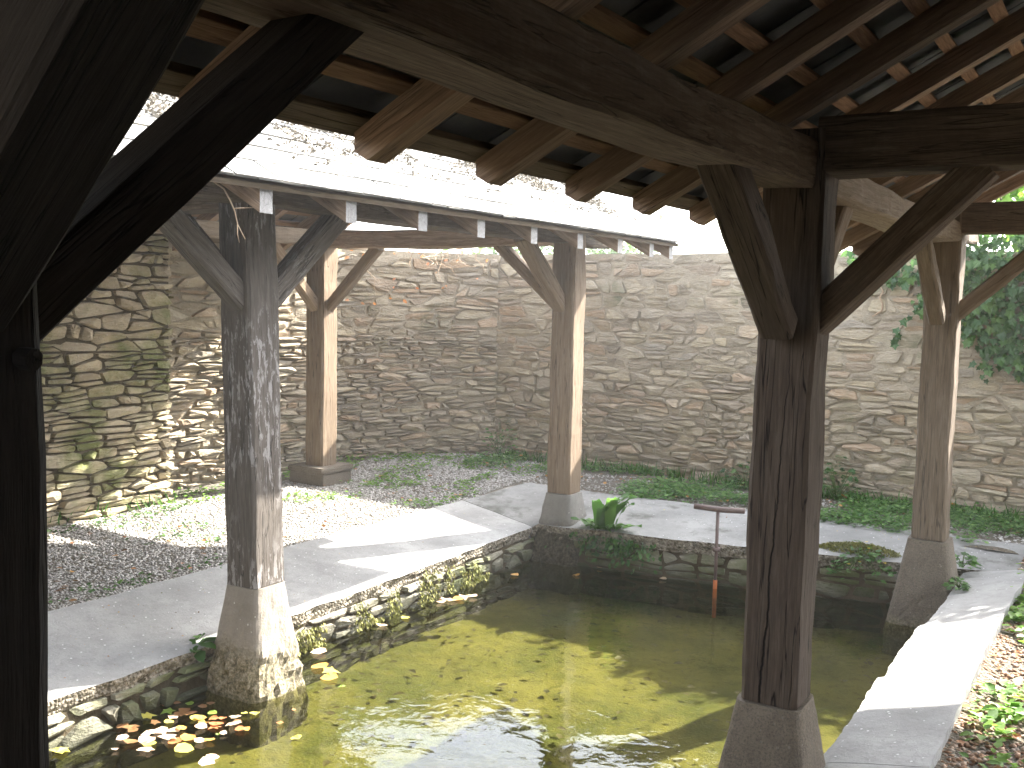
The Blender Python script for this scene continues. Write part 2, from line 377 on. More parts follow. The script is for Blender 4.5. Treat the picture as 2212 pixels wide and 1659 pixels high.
post(-W+.01, L-.01, RB, WOOD_SMOOTH, zb=ZB-.015, label='brown post at the far corner, its side face in sun', w=.185)
post(-W-AW, L, RB, WOOD_SMOOTH, zb=.525, label='slim sunlit post near the wall', zt=2.50)
post(-W, -3.1, RB, WOOD_OLD); post(-W-AW, 0, RB, WOOD_SMOOTH, zb=.525); post(-W-AW, -3.1, RB, WOOD_SMOOTH, zb=.525)
for yy in (-3.03, 0, L): post(AW, yy, RA, WOOD_OLD, zb=.45)

# plates along the posts (wall plates)
def plates(root, x, ys, zt_list, mat, w=.18, h=.135, label=None):
    for (a, b) in zip(ys[:-1], ys[1:]):
        o = beam('wall_plate', (x, a+.002, 2.445), (x, b-.002, 2.445), w, h, mat, root, seed=sd(), cham=.08, rough=.010, bow=.012, side=(1, 0, 0))
    return o
plates(RA, 0, [-5.6, -3.03, 0], None, WOOD_BEAM, w=.185, h=.155)
o = beam('wall_plate', (0, 0.002, 2.44), (0, 3.72, 2.455), .175, .13, WOOD_PALE, RA, seed=sd(), cham=.1, rough=.012, bow=.035, side=(1, 0, 0)); o['label'] = 'bowed pale grey beam between the two right posts'
plates(RA, AW, [-5.6, -3.03, 0, 3.72], None, WOOD_BEAM)
plates(RB, -W, [-5.6, -3.1, 0, 3.1, 3.85], None, WOOD_BEAM, w=.15, h=.12)
plates(RB, -W-AW, [-5.6, -3.1, 0, 3.1, 3.85], None, WOOD_PALE, w=.15, h=.125)
# tie beams across the aisles, fixed to the near face of the posts
for yy in (-3.03, 0, L):
    o = beam('tie_beam', (.085, yy, 2.505), (AW-.09, yy, 2.505), .19 if yy == 0 else .17, .185, WOOD_BEAM if yy > -1 else WOOD_SHADED, RA, seed=sd(), cham=.06, rough=.008)
    if yy == 0: o['label'] = 'massive dark cross beam at the right foreground post'
for yy in (-3.1, 0, L):
    beam('tie_beam', (-W-.085, yy, 2.45), (-W-AW+.085, yy, 2.44), .16, .14, WOOD_RAFTER if yy == L else WOOD_BEAM, RB, seed=sd(), cham=.08, rough=.01, bow=-.02)
# braces
def brace(x, y, dx, dy, root, mat, z0=1.90, z1=2.40, run=.60, w=.10, h=.105, start=.07, label=None):
    L_ = math.hypot(dx, dy)
    p0 = (x+dx*start, y+dy*start, z0); p1 = (x+dx*run, y+dy*run, z1)
    side = Vector((dy, -dx, 0))
    o = beam('brace', p0, p1, w, h, mat, root, seed=sd(), cham=.12, rough=.006, side=side, segs=10)
    if label: o['label'] = label
    return o
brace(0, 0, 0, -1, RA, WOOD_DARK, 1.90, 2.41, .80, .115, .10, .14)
brace(0, 0, 1, 0, RA, WOOD_BEAM, 1.90, 2.43, .59, .12, .105, .06)
brace(0, L, 0, -1, RA, WOOD_BROWN, 1.92, 2.40, .86, .09, .09, .20)
brace(0, L, 1, 0, RA, WOOD_BROWN, 1.93, 2.43, .60, .09, .09, .06)
brace(0, 0, 0, 1, RA, WOOD_PALE, 1.90, 2.40, .62, .09, .09)
o = beam('brace', (0, -3.0, 1.883), (0, -2.33, 2.438), .085, .076, WOOD_SHADED, RA, seed=sd(), cham=.08, rough=.006, side=(1, 0, 0), segs=10)
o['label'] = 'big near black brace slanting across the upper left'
beam('brace', (.05, -3.03, 1.98), (.515, -3.03, 2.437), .115, .125, WOOD_SHADED, RA, seed=sd(), cham=.08, side=(0, 1, 0), segs=10)
for y_, m_ in ((0, WOOD_OLD), (L, WOOD_SMOOTH)):
    brace(-W-.02, y_-.0, 0, -1, RB, m_, 1.93, 2.40, .64)
brace(-W, 0, 0, 1, RB, WOOD_OLD, 1.95, 2.40, .60); brace(-W, 0, -1, 0, RB, WOOD_OLD, 1.93, 2.38, .60)
brace(-W, L, -1, 0, RB, WOOD_SMOOTH, 1.93, 2.38, .60, .09, .09)
brace(-W-AW, L, 1, 0, RB, WOOD_SMOOTH, 1.86, 2.37, .60, .085, .085, .06)
brace(-W-AW, L, 0, -1, RB, WOOD_SMOOTH, 1.86, 2.37, .60, .085, .085, .06)
# wooden peg in the near post
pg = beam('peg', (.0, -2.98, 1.913), (.108, -2.957, 1.905), .022, .022, WOOD_SHADED, RA, seed=3, cham=.29, rough=.001, segs=4)

# ------------------------------------------------------------------ roofs
K = .55; TH = math.atan(K); CT, ST = math.cos(TH), math.sin(TH)
def rafter(root, y, xe, sx, run, zb, mat, dep=.088, wid=.07, seed=0, cut=True):
    """sloping rafter: tail at x=xe, climbing in direction sx for a horizontal run"""
    Ls = run/CT; n = 14; d = dep
    jy = (random.random()-.5)*.012
    xs = [0]+[Ls*i/n for i in range(1, n+1)]
    V = []; F = []
    for i, s in enumerate(xs):
        for (a, b) in ((-1, 0), (1, 0), (1, .5), (1, 1), (-1, 1), (-1, .5)):
            # plumb cut tail with a nibbled lower corner
            off = 0
            if i == 0: pass
            z = b*d; x = s
            if i == 0: x = (b*d*math.tan(TH) if (b or root is RB) else .045); off = 0
            wob = n3(s*2.2, a*3, b*3, seed)*.004
            V.append((x+off, a*wid/2+wob, z+wob))
    for i in range(n):
        for k in range(6):
            a = i*6+k; b = i*6+(k+1) % 6; F.append((a, b, b+6, a+6))
    F.append((5, 2, 1, 0)); F.append((4, 3, 2, 5)); F.append(tuple(n*6+k for k in range(6)))
    if sx > 0: mw = Matrix(((CT, 0, -ST, xe), (0, 1, 0, y+jy), (ST, 0, CT, zb), (0, 0, 0, 1)))
    else: mw = Matrix(((-CT, 0, ST, xe), (0, -1, 0, y+jy), (ST, 0, CT, zb), (0, 0, 0, 1)))
    o = mesh_obj('rafter', V, F, mat, root, mw=mw); o.data.materials.append(WOOD_END); o.data.polygons[n*6].material_index = 1; o.data.polygons[n*6+1].material_index = 1
    return o
RIGHT_Y = [.04 + q for q in (-5.3, -4.77, -4.25, -3.73, -3.2, -2.70, -2.2, -1.69, -1.17, -.66, -.15, .39, .93, 1.48, 2.02, 2.55, 3.10, 3.62)]
LEFT_Y = [-5.3, -4.75, -4.2, -3.65, -3.1, -2.55, -2.0, -1.45, -.92, -.40, .14, .70, 1.25, 1.82, 2.41, 2.98, 3.53, 3.87]
OVR = .55; OVL = .45
OVL = .62
_L4 = [-.351, .198, .77, 1.318, 1.906, 2.506, 3.08, 3.656, 4.029]; _L5 = [-.453, .08, .633, 1.164, 1.734, 2.316, 2.885, 3.429, 3.79]
LEFT_Y = [a+(b-a)*(OVL-.4)/.1 for a, b in zip(_L4, _L5)]; LEFT_Y = [LEFT_Y[0]-.53*k for k in range(9, 0, -1)]+LEFT_Y
ZL = 2.313-(OVL-.4)*.11
def roof(root, x_in, s, ov, ys, ymin, ymax, smat, keep, x_other):
    """x_in: inner post line; s=+1 climbs to +X; builds both slopes"""
    xr = (x_in + x_other)/2
    for (x0, sx) in ((x_in, s), (x_other, -s)):
        xe = x0 - sx*ov; zb = 2.569 - K*ov if root is RA else ZL
        run = abs(xr-xe)
        DP = .078 if root is RA else .088
        for y in ys: rafter(root, y, xe, sx, run-.03, zb, WOOD_RAFTER, dep=DP, seed=sd())
        nb = int(run/CT/.185)
        for i in range(nb+1):
            s_ = (.055 if i == 0 else .02 + i*.185 + random.uniform(-.012, .012))
            x = xe + sx*(s_*CT - DP*ST); z = zb + s_*ST + DP*CT
            bb = beam('batten', (x, ymin+.03, z+.012), (x, ymax-.02, z+.012), .05 if i else .07, .024, WOOD_BATTEN if i else WOOD_BROWN, root, seed=sd(), cham=.1, rough=.002, side=(CT*sx, 0, ST), segs=24)
    # ridge beam
    beam('ridge_beam', (xr, ymin+.05, 2.575+K*abs(xr-x_in)-.03), (xr, ymax-.05, 2.575+K*abs(xr-x_in)-.03), .09, .14, WOOD_RAFTER, root, seed=sd())
    # slates: nearest ones on the seen slope are single parts
    protos = []
    for q in range(8):
        a = random.uniform(.118, .126); l_ = .40; t_ = .0055
        jl = [random.uniform(-.006, .006) for _ in range(4)]
        V = [(0+jl[0], -a, 0), (0+jl[1], a, 0), (l_, a, 0), (l_, -a, 0), (0+jl[0], -a, t_), (0+jl[1], a, t_), (l_, a, t_), (l_, -a, t_)]
        F = [(3, 2, 1, 0), (4, 5, 6, 7), (0, 1, 5, 4), (1, 2, 6, 5), (2, 3, 7, 6), (3, 0, 4, 7)]
        me = bpy.data.meshes.new('slate'); me.from_pydata(V, [], F); me.materials.append(smat); me.update(); protos.append(me)
    SV = []; SF = []
    pinv = root.matrix_basis.inverted()
    for (x0, sx) in ((x_in, s), (x_other, -s)):
        xe = x0 - sx*ov; zb = 2.569 - K*ov if root is RA else ZL
        run = abs(xr-xe); rows = int((run/CT)/.185)
        for i in range(-1, rows):
            off = .125*(i % 2)
            y = ymin + off
            while y < ymax:
                s_ = -.012 + max(i, 0)*.185 + (.004 if i < 0 else 0)
                hgt = DP+.026 + .0062*1
                tilt = .031
                x = xe + sx*(s_*CT - hgt*ST); z = zb + s_*ST + hgt*CT
                th = TH - tilt + random.uniform(-.008, .008); c, t = math.cos(th), math.sin(th)
                rz = random.uniform(-.01, .01)
                X = Vector((c*sx, rz, t)).normalized(); Z = Vector((-t*sx, 0, c)); Y = Z.cross(X)
                hz = (.020 if i >= 0 else .0135) + random.uniform(0, .002)
                mw = Matrix(((X.x, Y.x, Z.x, x), (X.y, Y.y, Z.y, y+.125+random.uniform(-.004, .004)), (X.z, Y.z, Z.z, z+hz), (0, 0, 0, 1)))
                me = random.choice(protos)
                if (sx == s) and keep(y):
                    o = bpy.data.objects.new('slate', me); link(o, root); o.matrix_basis = pinv @ mw
                else:
                    b0 = len(SV)
                    for v in me.vertices: SV.append(mw @ v.co)
                    for f in me.polygons: SF.append([b0+k for k in f.vertices])
                y += .25
    o = mesh_obj('slate_covering', SV, SF, smat, root); o['kind'] = 'stuff'
roof(RA, 0, +1, OVR, RIGHT_Y, -5.5, 3.72, SLATE_DARK, lambda y: y > -2.3, AW)
roof(RB, -W, -1, OVL, LEFT_Y, -5.3, LEFT_Y[-1]+.08, SLATE_OLD, lambda y: y > -1.6, -W-AW)

# ------------------------------------------------------------------ footings
def footing(x, y, top, half0, half1, mat, label, zlow=-.32, z0=0.0, seed=0, rough=.012, cap=None):
    n = 14; m_ = 26; V = []; F = []
    H = top - zlow
    for j in range(m_+1):
        t = j/m_; z = zlow + H*t
        hf = half0 + (half1-half0)*min(1, max(0, (top-z)/(top-z0)))
        for k in range(4*n):
            sidx = k//n; q = (k % n)/n*2-1
            a, b = [(q, -1), (1, q), (-q, 1), (-1, -q)][sidx]
            # rounded corners
            l_ = max(1, (abs(a)**6+abs(b)**6)**(1/6)); a_, b_ = a/l_*1.02, b/l_*1.02
            am = rough*(1.7 if z < .30 else .35)*min(1, (top-z)/.05+.15)
            P = Vector((x+a_*hf, y+b_*hf, z))
            d = noise.fractal(P*16+Vector((seed, 0, 0)), .8, 2.0, 4)*am + noise.noise(P*50)*am*.6
            nrm = Vector((a_, b_, 0)).normalized()
            V.append((P.x-x+nrm.x*d, P.y-y+nrm.y*d, z + (noise.noise(P*20)*.004)))
    K4 = 4*n
    for j in range(m_):
        for k in range(K4):
            a = j*K4+k; b = j*K4+(k+1) % K4; F.append((a, b, b+K4, a+K4))
    F.append(tuple(m_*K4+k for k in range(K4)))
    o = mesh_obj('post_footing', V, F, mat, loc=(x, y, 0))
    return tag(o, label, 'post footing', 'tapered stone footings under the posts')
footing(-W, 0, ZB-.002, .104, .19, FOOTING_MAT, 'pale tapered footing with crusty lower half under the grey flaking post', seed=1)
footing(-W+.01, L, ZB-.018, .106, .205, FOOTING_MOSSY, 'tapered footing with dark mossy base at the far corner beside the fern', seed=2)
footing(0, 0, ZB-.002, .113, .22, FOOTING_DARK, 'granite footing under the thick dark cracked post', seed=3, rough=.006)
footing(0, L, ZB-.005, .115, .215, FOOTING_DARK, 'brown footing at the right end of the far slab, flank in the water', seed=4, rough=.005)
footing(0, -3.03, ZB-.002, .118, .20, FOOTING_DARK, 'footing under the near black post at the left edge', seed=5, rough=.006)
def box(x0, x1, y0, y1, z0, z1, b=.008):
    bm = bmesh.new(); bmesh.ops.create_cube(bm, size=1)
    for v in bm.verts: v.co = Vector(((x0+x1)/2+v.co.x*(x1-x0), (y0+y1)/2+v.co.y*(y1-y0), (z0+z1)/2+v.co.z*(z1-z0)))
    bmesh.ops.bevel(bm, geom=bm.edges[:], offset=b, segments=2, affect='EDGES')
    return bm
def bm_obj(name, bm, mat, parent=None, loc=None):
    me = bpy.data.meshes.new(name); bm.to_mesh(me); bm.free(); return finish(name, me, mat, parent, loc)
bf = empty('block_footing', (-W-AW, L, .33)); tag(bf, 'squat two-tier stone block under the slim sunlit post', 'post footing')
bm_obj('base_block', box(-.185, .185, -.185, .185, 0, .155), FOOTING_DARK, bf, bf.location)
bm_obj('cap_stone', box(-.20, .20, -.20, .20, .157, .205, .012), FOOTING_DARK, bf, bf.location)
for q in bf.children: q.matrix_basis = Matrix()

# ------------------------------------------------------------------ ground with the basin hole, floor, water
def ground_z(x, y):
    z = .38
    if y > 3.2: z += .05*min(1, (y-3.2)/.8)
    if x > .3: z -= .06*min(1, (x-.3)/.2)*(1 if y < 3.2 else .3)
    return z
HX0, HX1, HY0 = -3.40, .47, -3.4
gx = sorted(set([-60, -30, -15, -9] + [round(-7+.2*i, 3) for i in range(56)] + [HX0, HX1, 6, 9, 15, 30, 60]))
gy = sorted(set([-60, -30, -12, -7] + [round(-6+.2*i, 3) for i in range(62)] + [HY0, 3.76, 9, 15, 30, 60]))
V = []; F = []
for j, y in enumerate(gy):
    for i, x in enumerate(gx):
        V.append((x, y, ground_z(x, y) + (noise.noise(Vector((x*1.3, y*1.3, 0)))*.015 if abs(x) < 8 and abs(y) < 8 else 0)))
nx = len(gx)
for j in range(len(gy)-1):
    for i in range(nx-1):
        cx_, cy_ = (gx[i]+gx[i+1])/2, (gy[j]+gy[j+1])/2
        if HX0 < cx_ < HX1 and HY0 < cy_ < 3.76: continue
        a = j*nx+i; F.append((a, a+1, a+1+nx, a+nx))
o = mesh_obj('ground', V, F, GROUND, smooth=True); tag(o, 'earth and gravel ground around the basin', kind='structure')
n_ = 60; V = []; F = []
for j in range(n_+1):
    for i in range(n_+1):
        x = -3.0+(3.4)*i/n_; y = HY0-.3+(4.0-HY0+.3)*j/n_
        V.append((x, y, -.13+noise.noise(Vector((x*3, y*3, 1)))*.025))
for j in range(n_):
    for i in range(n_):
        a = j*(n_+1)+i; F.append((a, a+1, a+n_+2, a+n_+1))
o = mesh_obj('basin_floor', V, F, FLOOR, smooth=True); tag(o, 'green brown algae covered floor of the basin', kind='structure')
o = mesh_obj('water', [(-2.85, -3.35, .07), (.3, -3.35, .07), (.3, 3.6, .07), (-2.85, 3.6, .07)], [(0, 1, 2, 3)], WATER); tag(o, 'shallow clear water of the wash basin', kind='structure')

# ------------------------------------------------------------------ sloping washing slabs
def slab(name, inner, outer, thick, mat, label, seed=0, nv=10, edge=True):
    """inner/outer: matching lists of (x,y,z); strip between them"""
    def samp(pl, t):
        t = t*(len(pl)-1); i = min(int(t), len(pl)-2); f = t-i
        return Vector(pl[i]).lerp(Vector(pl[i+1]), f)
    n = 90; V = []; F = []; MI = []
    for i in range(n+1):
        a = samp(inner, i/n); b = samp(outer, i/n); d = (b-a).normalized()
        a = a + d*(noise.noise(a*7+Vector((seed, 0, 0)))*.012 + noise.noise(a*30)*.005)
        b = b + d*noise.noise(b*6)*.012
        for j in range(nv+1):
            p = a.lerp(b, j/nv); z = noise.noise(p*4)*.006
            if j == 0: z -= .006
            V.append((p.x, p.y, p.z+z))
    ns = nv+1
    for i in range(n):
        for j in range(nv):
            k = i*ns+j; F.append((k, k+ns, k+ns+1, k+1)); MI.append(0)
    base = len(V)
    rows_ = 5
    for i in range(n+1):
        for (jj, q) in ((0, -1), (nv, 1)):
            p = Vector(V[i*ns+jj]); d = (Vector(V[i*ns+nv])-Vector(V[i*ns])).normalized()*q
            for k in range(1, rows_):
                pp = p - Vector((0, 0, thick*k/(rows_-1))) 
                am = .020 if q < 0 else .004
                pp = pp + d*(noise.noise(pp*34)*am + noise.noise(pp*80)*am*.6 - .004*k)
                V.append(tuple(pp))
    st = 2*(rows_-1)
    def idx(i, e, k):
        if k == 0: return i*ns + (0 if e == 0 else nv)
        return base + i*st + e*(rows_-1) + (k-1)
    for i in range(n):
        for e in (0, 1):
            for k in range(rows_-1):
                q = (idx(i, e, k), idx(i+1, e, k), idx(i+1, e, k+1), idx(i, e, k+1))
                F.append(q if e else q[::-1]); MI.append(1 if e == 0 else 0)
    for i in (0, n):
        F.append(tuple([idx(i, 0, k) for k in range(rows_-1, 0, -1)] + [i*ns+j for j in range(ns)] + [idx(i, 1, k) for k in range(1, rows_)])); MI.append(0)
    o = mesh_obj(name, V, F, mat); o.data.materials.append(EDGE_MAT)
    o.data.polygons.foreach_set('material_index', MI); o.data.update()
    return tag(o, label, 'stone slab')
slab('washing_slab', [(-2.70, -3.6, .29), (-2.70, -1, .29), (-2.70, 1, .295), (-2.70, 2.93, .32)], [(-3.46, -3.6, .40), (-3.44, -1, .40), (-3.45, 1, .40), (-3.43, 3.1, .40)], .075, SLAB_MAT, 'long grey sloping slab left of the water, crossed by sun patches')
slab('washing_slab', [(-2.70, 2.935, .321), (-2.66, 2.95, .345), (-2.1, 2.93, .37), (-1.2, 3.06, .37), (-.45, 3.26, .36), (.14, 3.42, .345), (.66, 3.425, .398), (2.0, 3.43, .395)], [(-3.43, 3.105, .402), (-3.28, 3.86, .45), (-2.6, 3.79, .455), (-1.2, 3.84, .455), (-.3, 3.90, .45), (.35, 3.95, .44), (.9, 3.97, .43), (2.0, 3.98, .425)], .09, SLAB_FAR, 'weathered grey slab along the far side in front of the leafy strip', seed=4)
def rslab(y0, y1, j0, j1, label, sd_):
    xi = lambda y: .125+.02*max(0, (y-1.5))+.01*math.sin(y*3); xo = lambda y: .505+.02*max(0, y-2)
    return slab('curb_slab', [(xi(y0)+j0, y0, .325), (xi((y0+y1)/2)+(j0+j1)/2, (y0+y1)/2, .325), (xi(y1)+j1, y1, .325)],
         [(xo(y0), y0, .405), (xo((y0+y1)/2), (y0+y1)/2, .405), (xo(y1), y1, .405)], .10, SLAB_MAT, label, seed=sd_)
rslab(2.13, 3.41, .01, .0, 'farthest curb slab on the right, reaching the far corner footing', 1)
rslab(1.18, 2.126, .018, -.01, 'middle curb slab on the right in full sun', 2)
rslab(.135, 1.176, .0, -.01, 'curb slab on the right next to the dark post, crossed by a shadow edge', 3)
rslab(-3.6, .131, 0, 0, 'nearest curb slab below the camera at the lower right', 5)

# ------------------------------------------------------------------ rubble masonry
def clip(poly, px, py, nx_, ny_):
    out = []; n = len(poly)
    for i in range(n):
        a = poly[i]; b = poly[(i+1) % n]
        da = (a[0]-px)*nx_+(a[1]-py)*ny_; db = (b[0]-px)*nx_+(b[1]-py)*ny_
        if da <= 0: out.append(a)
        if da*db < 0:
            t = da/(da-db); out.append((a[0]+(b[0]-a[0])*t, a[1]+(b[1]-a[1])*t))
    return out
def cells(u0, u1, z0, z1, du, dz, seed, skip=.16, jit=.22, dzf=None, split=.4):
    rd = random.Random(seed); pts = []; z = z0
    while z < z1:
        h = dz*rd.choice([.7, .9, 1, 1.1, 1.4, 1.0]) * (dzf(z) if dzf else 1)
        u = u0 - rd.random()*du
        while u < u1+du:
            w = du*rd.uniform(.5, 1.6)
            if rd.random() > skip: pts.append((u+w/2, z+h/2+rd.uniform(-jit, jit)*h, h))
            u += w
        z += h
    A = du/dz*1.15
    P = [(p[0], p[1]*A) for p in pts]
    cell = du*1.2; gr = {}
    for i, p in enumerate(P): gr.setdefault((int(p[0]//cell), int(p[1]//cell)), []).append(i)
    res = []
    for i, p in enumerate(P):
        rad = du*2.2
        poly = [(p[0]-rad, p[1]-rad), (p[0]+rad, p[1]-rad), (p[0]+rad, p[1]+rad), (p[0]-rad, p[1]+rad)]
        gi, gj = int(p[0]//cell), int(p[1]//cell)
        for a in range(gi-3, gi+4):
            for b in range(gj-3, gj+4):
                for j in gr.get((a, b), ()):
                    if j == i: continue
                    q = P[j]; dx, dy = q[0]-p[0], q[1]-p[1]
                    if dx*dx+dy*dy > (4.4*du)**2: continue
                    poly = clip(poly, (p[0]+q[0])/2, (p[1]+q[1])/2, dx, dy)
                    if len(poly) < 3: break
        poly = clip(poly, u0, 0, -1, 0); poly = clip(poly, u1, 0, 1, 0); poly = clip(poly, 0, z0*A, 0, -1); poly = clip(poly, 0, z1*A, 0, 1)
        if len(poly) < 3: continue
        poly = [(a, b/A) for a, b in poly]
        hh_ = max(q[1] for q in poly)-min(q[1] for q in poly); ww_ = max(q[0] for q in poly)-min(q[0] for q in poly)
        rr2 = rd.random()
        if rr2 < split and hh_ > dz*.75:
            zc = min(q[1] for q in poly)+hh_*rd.uniform(.38, .62); k = rd.uniform(-.12, .12); xc = sum(q[0] for q in poly)/len(poly)
            parts = [clip(poly, xc, zc, k, 1), clip(poly, xc, zc, -k, -1)]
        elif rr2 > 1-split*.5 and ww_ > du*.9:
            xc = min(q[0] for q in poly)+ww_*rd.uniform(.35, .65); k = rd.uniform(-.3, .3); zc = sum(q[1] for q in poly)/len(poly)
            parts = [clip(poly, xc, zc, 1, k), clip(poly, xc, zc, -1, -k)]
        else: parts = [poly]
        for q in parts:
            if len(q) >= 3: res.append(q)
    return res
def stone_geo(poly, rd, gap, prot, chaikin=.14):
    cx = sum(p[0] for p in poly)/len(poly); cy = sum(p[1] for p in poly)/len(poly)
    w = max(p[0] for p in poly)-min(p[0] for p in poly); h = max(p[1] for p in poly)-min(p[1] for p in poly)
    if w < gap*2.5 or h < gap*2.2: return None
    sx_, sy_ = (w-gap)/w, (h-gap)/h
    q = [((p[0]-cx)*sx_, (p[1]-cy)*sy_) for p in poly]
    out = []
    for i in range(len(q)):
        a, b = q[i], q[(i+1) % len(q)]
        l_ = math.hypot(b[0]-a[0], b[1]-a[1])
        if l_ < .006: continue
        j = .05*l_
        out.append((a[0]+(b[0]-a[0])*chaikin+rd.uniform(-j, j)*.4, a[1]+(b[1]-a[1])*chaikin+rd.uniform(-j, j)*.4))
        out.append((a[0]+(b[0]-a[0])*(1-chaikin)+rd.uniform(-j, j)*.4, a[1]+(b[1]-a[1])*(1-chaikin)+rd.uniform(-j, j)*.4))
    n = len(out)
    if n < 5: return None
    tx, ty = rd.uniform(-.12, .12), rd.uniform(-.25, .25)
    V = []
    ins = min(.012, h*.16)
    for (a, b) in out: V.append((a, b, -.05))
    for (a, b) in out:
        r0 = math.hypot(a, b)+1e-6; k = max(.5, 1-ins/r0)
        V.append((a*k, b*k, prot*(.75+rd.uniform(-.25, .25)) + tx*a + ty*b))
    V.append((rd.uniform(-.15, .15)*w, rd.uniform(-.15, .15)*h, prot*rd.uniform(.95, 1.25)))
    F = []
    for i in range(n):
        j = (i+1) % n; F.append((i, j, n+j)); F.append((i, n+j, n+i)); F.append((n+i, n+j, 2*n))
    return (cx, cy), V, F, w*h
class Path:
    def __init__(s, pts):
        s.p = [Vector((a, b)) for a, b in pts]; s.l = [0]
        for a, b in zip(s.p[:-1], s.p[1:]): s.l.append(s.l[-1]+(b-a).length)
        s.len = s.l[-1]
    def at(s, u):
        i = 0
        while i < len(s.p)-2 and u > s.l[i+1]: i += 1
        t = (u-s.l[i])/(s.l[i+1]-s.l[i]); d = (s.p[i+1]-s.p[i]).normalized()
        return s.p[i].lerp(s.p[i+1], t), d
def wall(name, pts, z0, z1, thick, nsign, smat, mmat, label, cat, du, dz, seed, gap=.012, prot=.018, ztop=None, nparts=300, detail=None, protf=None, dzf=None, gapf=None, root=None, seen=True, mortar_rough=.012):
    P = Path(pts); rd = random.Random(seed)
    root = root or tag(empty(name, (pts[0][0], pts[0][1], z0)), label, cat)
    def w3(u, z, d):
        p, t = P.at(u); n = Vector((-t.y, t.x))*nsign
        return Vector((p.x+n.x*d, p.y+n.y*d, z))
    # mortar core
    nu = max(2, int(P.len/.06)); nz = max(2, int((z1-z0)/.06)); V = []; F = []
    for j in range(nz+1):
        for i in range(nu+1):
            u = P.len*i/nu; zt = ztop(u) if ztop else z1; z = z0+(zt-z0)*j/nz
            q = Vector((u*7, z*11, seed)); V.append(w3(u, z, noise.fractal(q, .9, 2, 3)*mortar_rough - .004))
    for j in range(nz):
        for i in range(nu):
            a = j*(nu+1)+i; F.append((a, a+1, a+nu+2, a+nu+1))
    b0 = len(V)
    for i in range(nu+1):
        u = P.len*i/nu; zt = ztop(u) if ztop else z1
        V.append(w3(u, zt+noise.noise(Vector((u*5, 2, seed)))*.01, -thick)); V.append(w3(u, z0, -thick))
    for i in range(nu):
        t0 = nz*(nu+1)+i; F.append((t0, t0+1, b0+2*(i+1), b0+2*i)); F.append((b0+2*i, b0+2*(i+1), b0+2*(i+1)+1, b0+2*i+1))
    F.append(tuple([j*(nu+1) for j in range(nz, -1, -1)]+[b0+1, b0])); F.append(tuple([j*(nu+1)+nu for j in range(nz+1)]+[b0+2*nu, b0+2*nu+1]))
    mesh_obj('mortar_core', V, F, mmat, root)
    S = []
    for poly in cells(0, P.len, z0+.0, z1, du, dz, seed, dzf=dzf):
        cz = sum(p[1] for p in poly)/len(poly); cu = sum(p[0] for p in poly)/len(poly)
        if ztop and cz > ztop(cu)-.03: continue
        pr = prot*rd.uniform(.4, 1.5)*(protf(cu, cz) if protf else 1); gp = gap*(gapf(cu, cz) if gapf else 1)
        s = stone_geo(poly, rd, gp, pr)
        if s: 
            (cu, cz), V, F, ar = s
            c = w3(cu, cz, 0); pr_ = project(c)
            vis = 0
            if pr_ and -60 < pr_[0] < 2270 and -60 < pr_[1] < 1720: vis = ar/pr_[2]**2
            S.append((vis, cu, cz, V, F, rd.random()))
    S.sort(key=lambda s: -s[0])
    BV = []; BF = []; BR = []
    for k, (vis, cu, cz, V, F, rn) in enumerate(S):
        c = w3(cu, cz, 0)
        V3 = [w3(cu+a, cz+b, d) - c for a, b, d in V]
        if nsign > 0: F = [f[::-1] for f in F]
        if k < nparts and vis > 0:
            mesh_obj('stone', V3, F, smat, root, loc=c, rnd=rn)
        else:
            b0 = len(BV); BV += [v+c for v in V3]; BF += [tuple(b0+i for i in f) for f in F]; BR += [rn]*len(F)
    if BV:
        o = mesh_obj('small_stones', BV, BF, smat, root, rnd=BR); o['kind'] = 'stuff'
    return root
# right/far wall (faces -Y)
wall('stone_wall', [(-4.80, 5.17), (.4, 4.88), (7.5, 4.6)], .30, 2.41, .4, -1, STONE_R, MORTAR, 'long straight rubble wall behind the far slab, partly ivy covered', 'stone wall', .20, .078, 5,
     gap=.010, prot=.022, protf=lambda u, z: 1.1 if z < 1.35 else .5, dzf=lambda z: .85 if z < 1.0 else (1.0 if z < 1.6 else 1.5), gapf=lambda u, z: 1 if z < 1.5 else 1.3,
     ztop=lambda u: 2.405+noise.noise(Vector((u*2, 0, 3)))*.012)
# left wall running towards the corner
wall('stone_wall', [(-5.62, 1.6), (-5.56, 2.6), (-5.42, 3.95), (-4.9, 4.75), (-4.42, 5.15)], .30, 2.41, .4, -1, STONE_R, MORTAR, 'rubble wall behind the slim sunlit post, running into the corner', 'stone wall', .19, .066, 9,
     gap=.013, prot=.035, protf=lambda u, z: 1.25 if z < 1.6 else .6, dzf=lambda z: .8 if z < 1.6 else 1.7, ztop=lambda u: 2.42 if u < 1.5 else 2.405+noise.noise(Vector((u*2, 0, 3)))*.015)
# buttress wall, ochre and mossy
wall('stone_wall', [(-4.92, -3.5), (-5.20, 1.74), (-5.21, 1.76)], .30, 2.44, .45, -1, STONE_L, MORTAR_DARK, 'ochre dry-stone wall at the left with green moss and a sunlit end', 'stone wall', .23, .075, 21,
     gap=.011, prot=.034, ztop=lambda u: 2.41+noise.noise(Vector((u*3, 1, 1)))*.05, mortar_rough=.01)
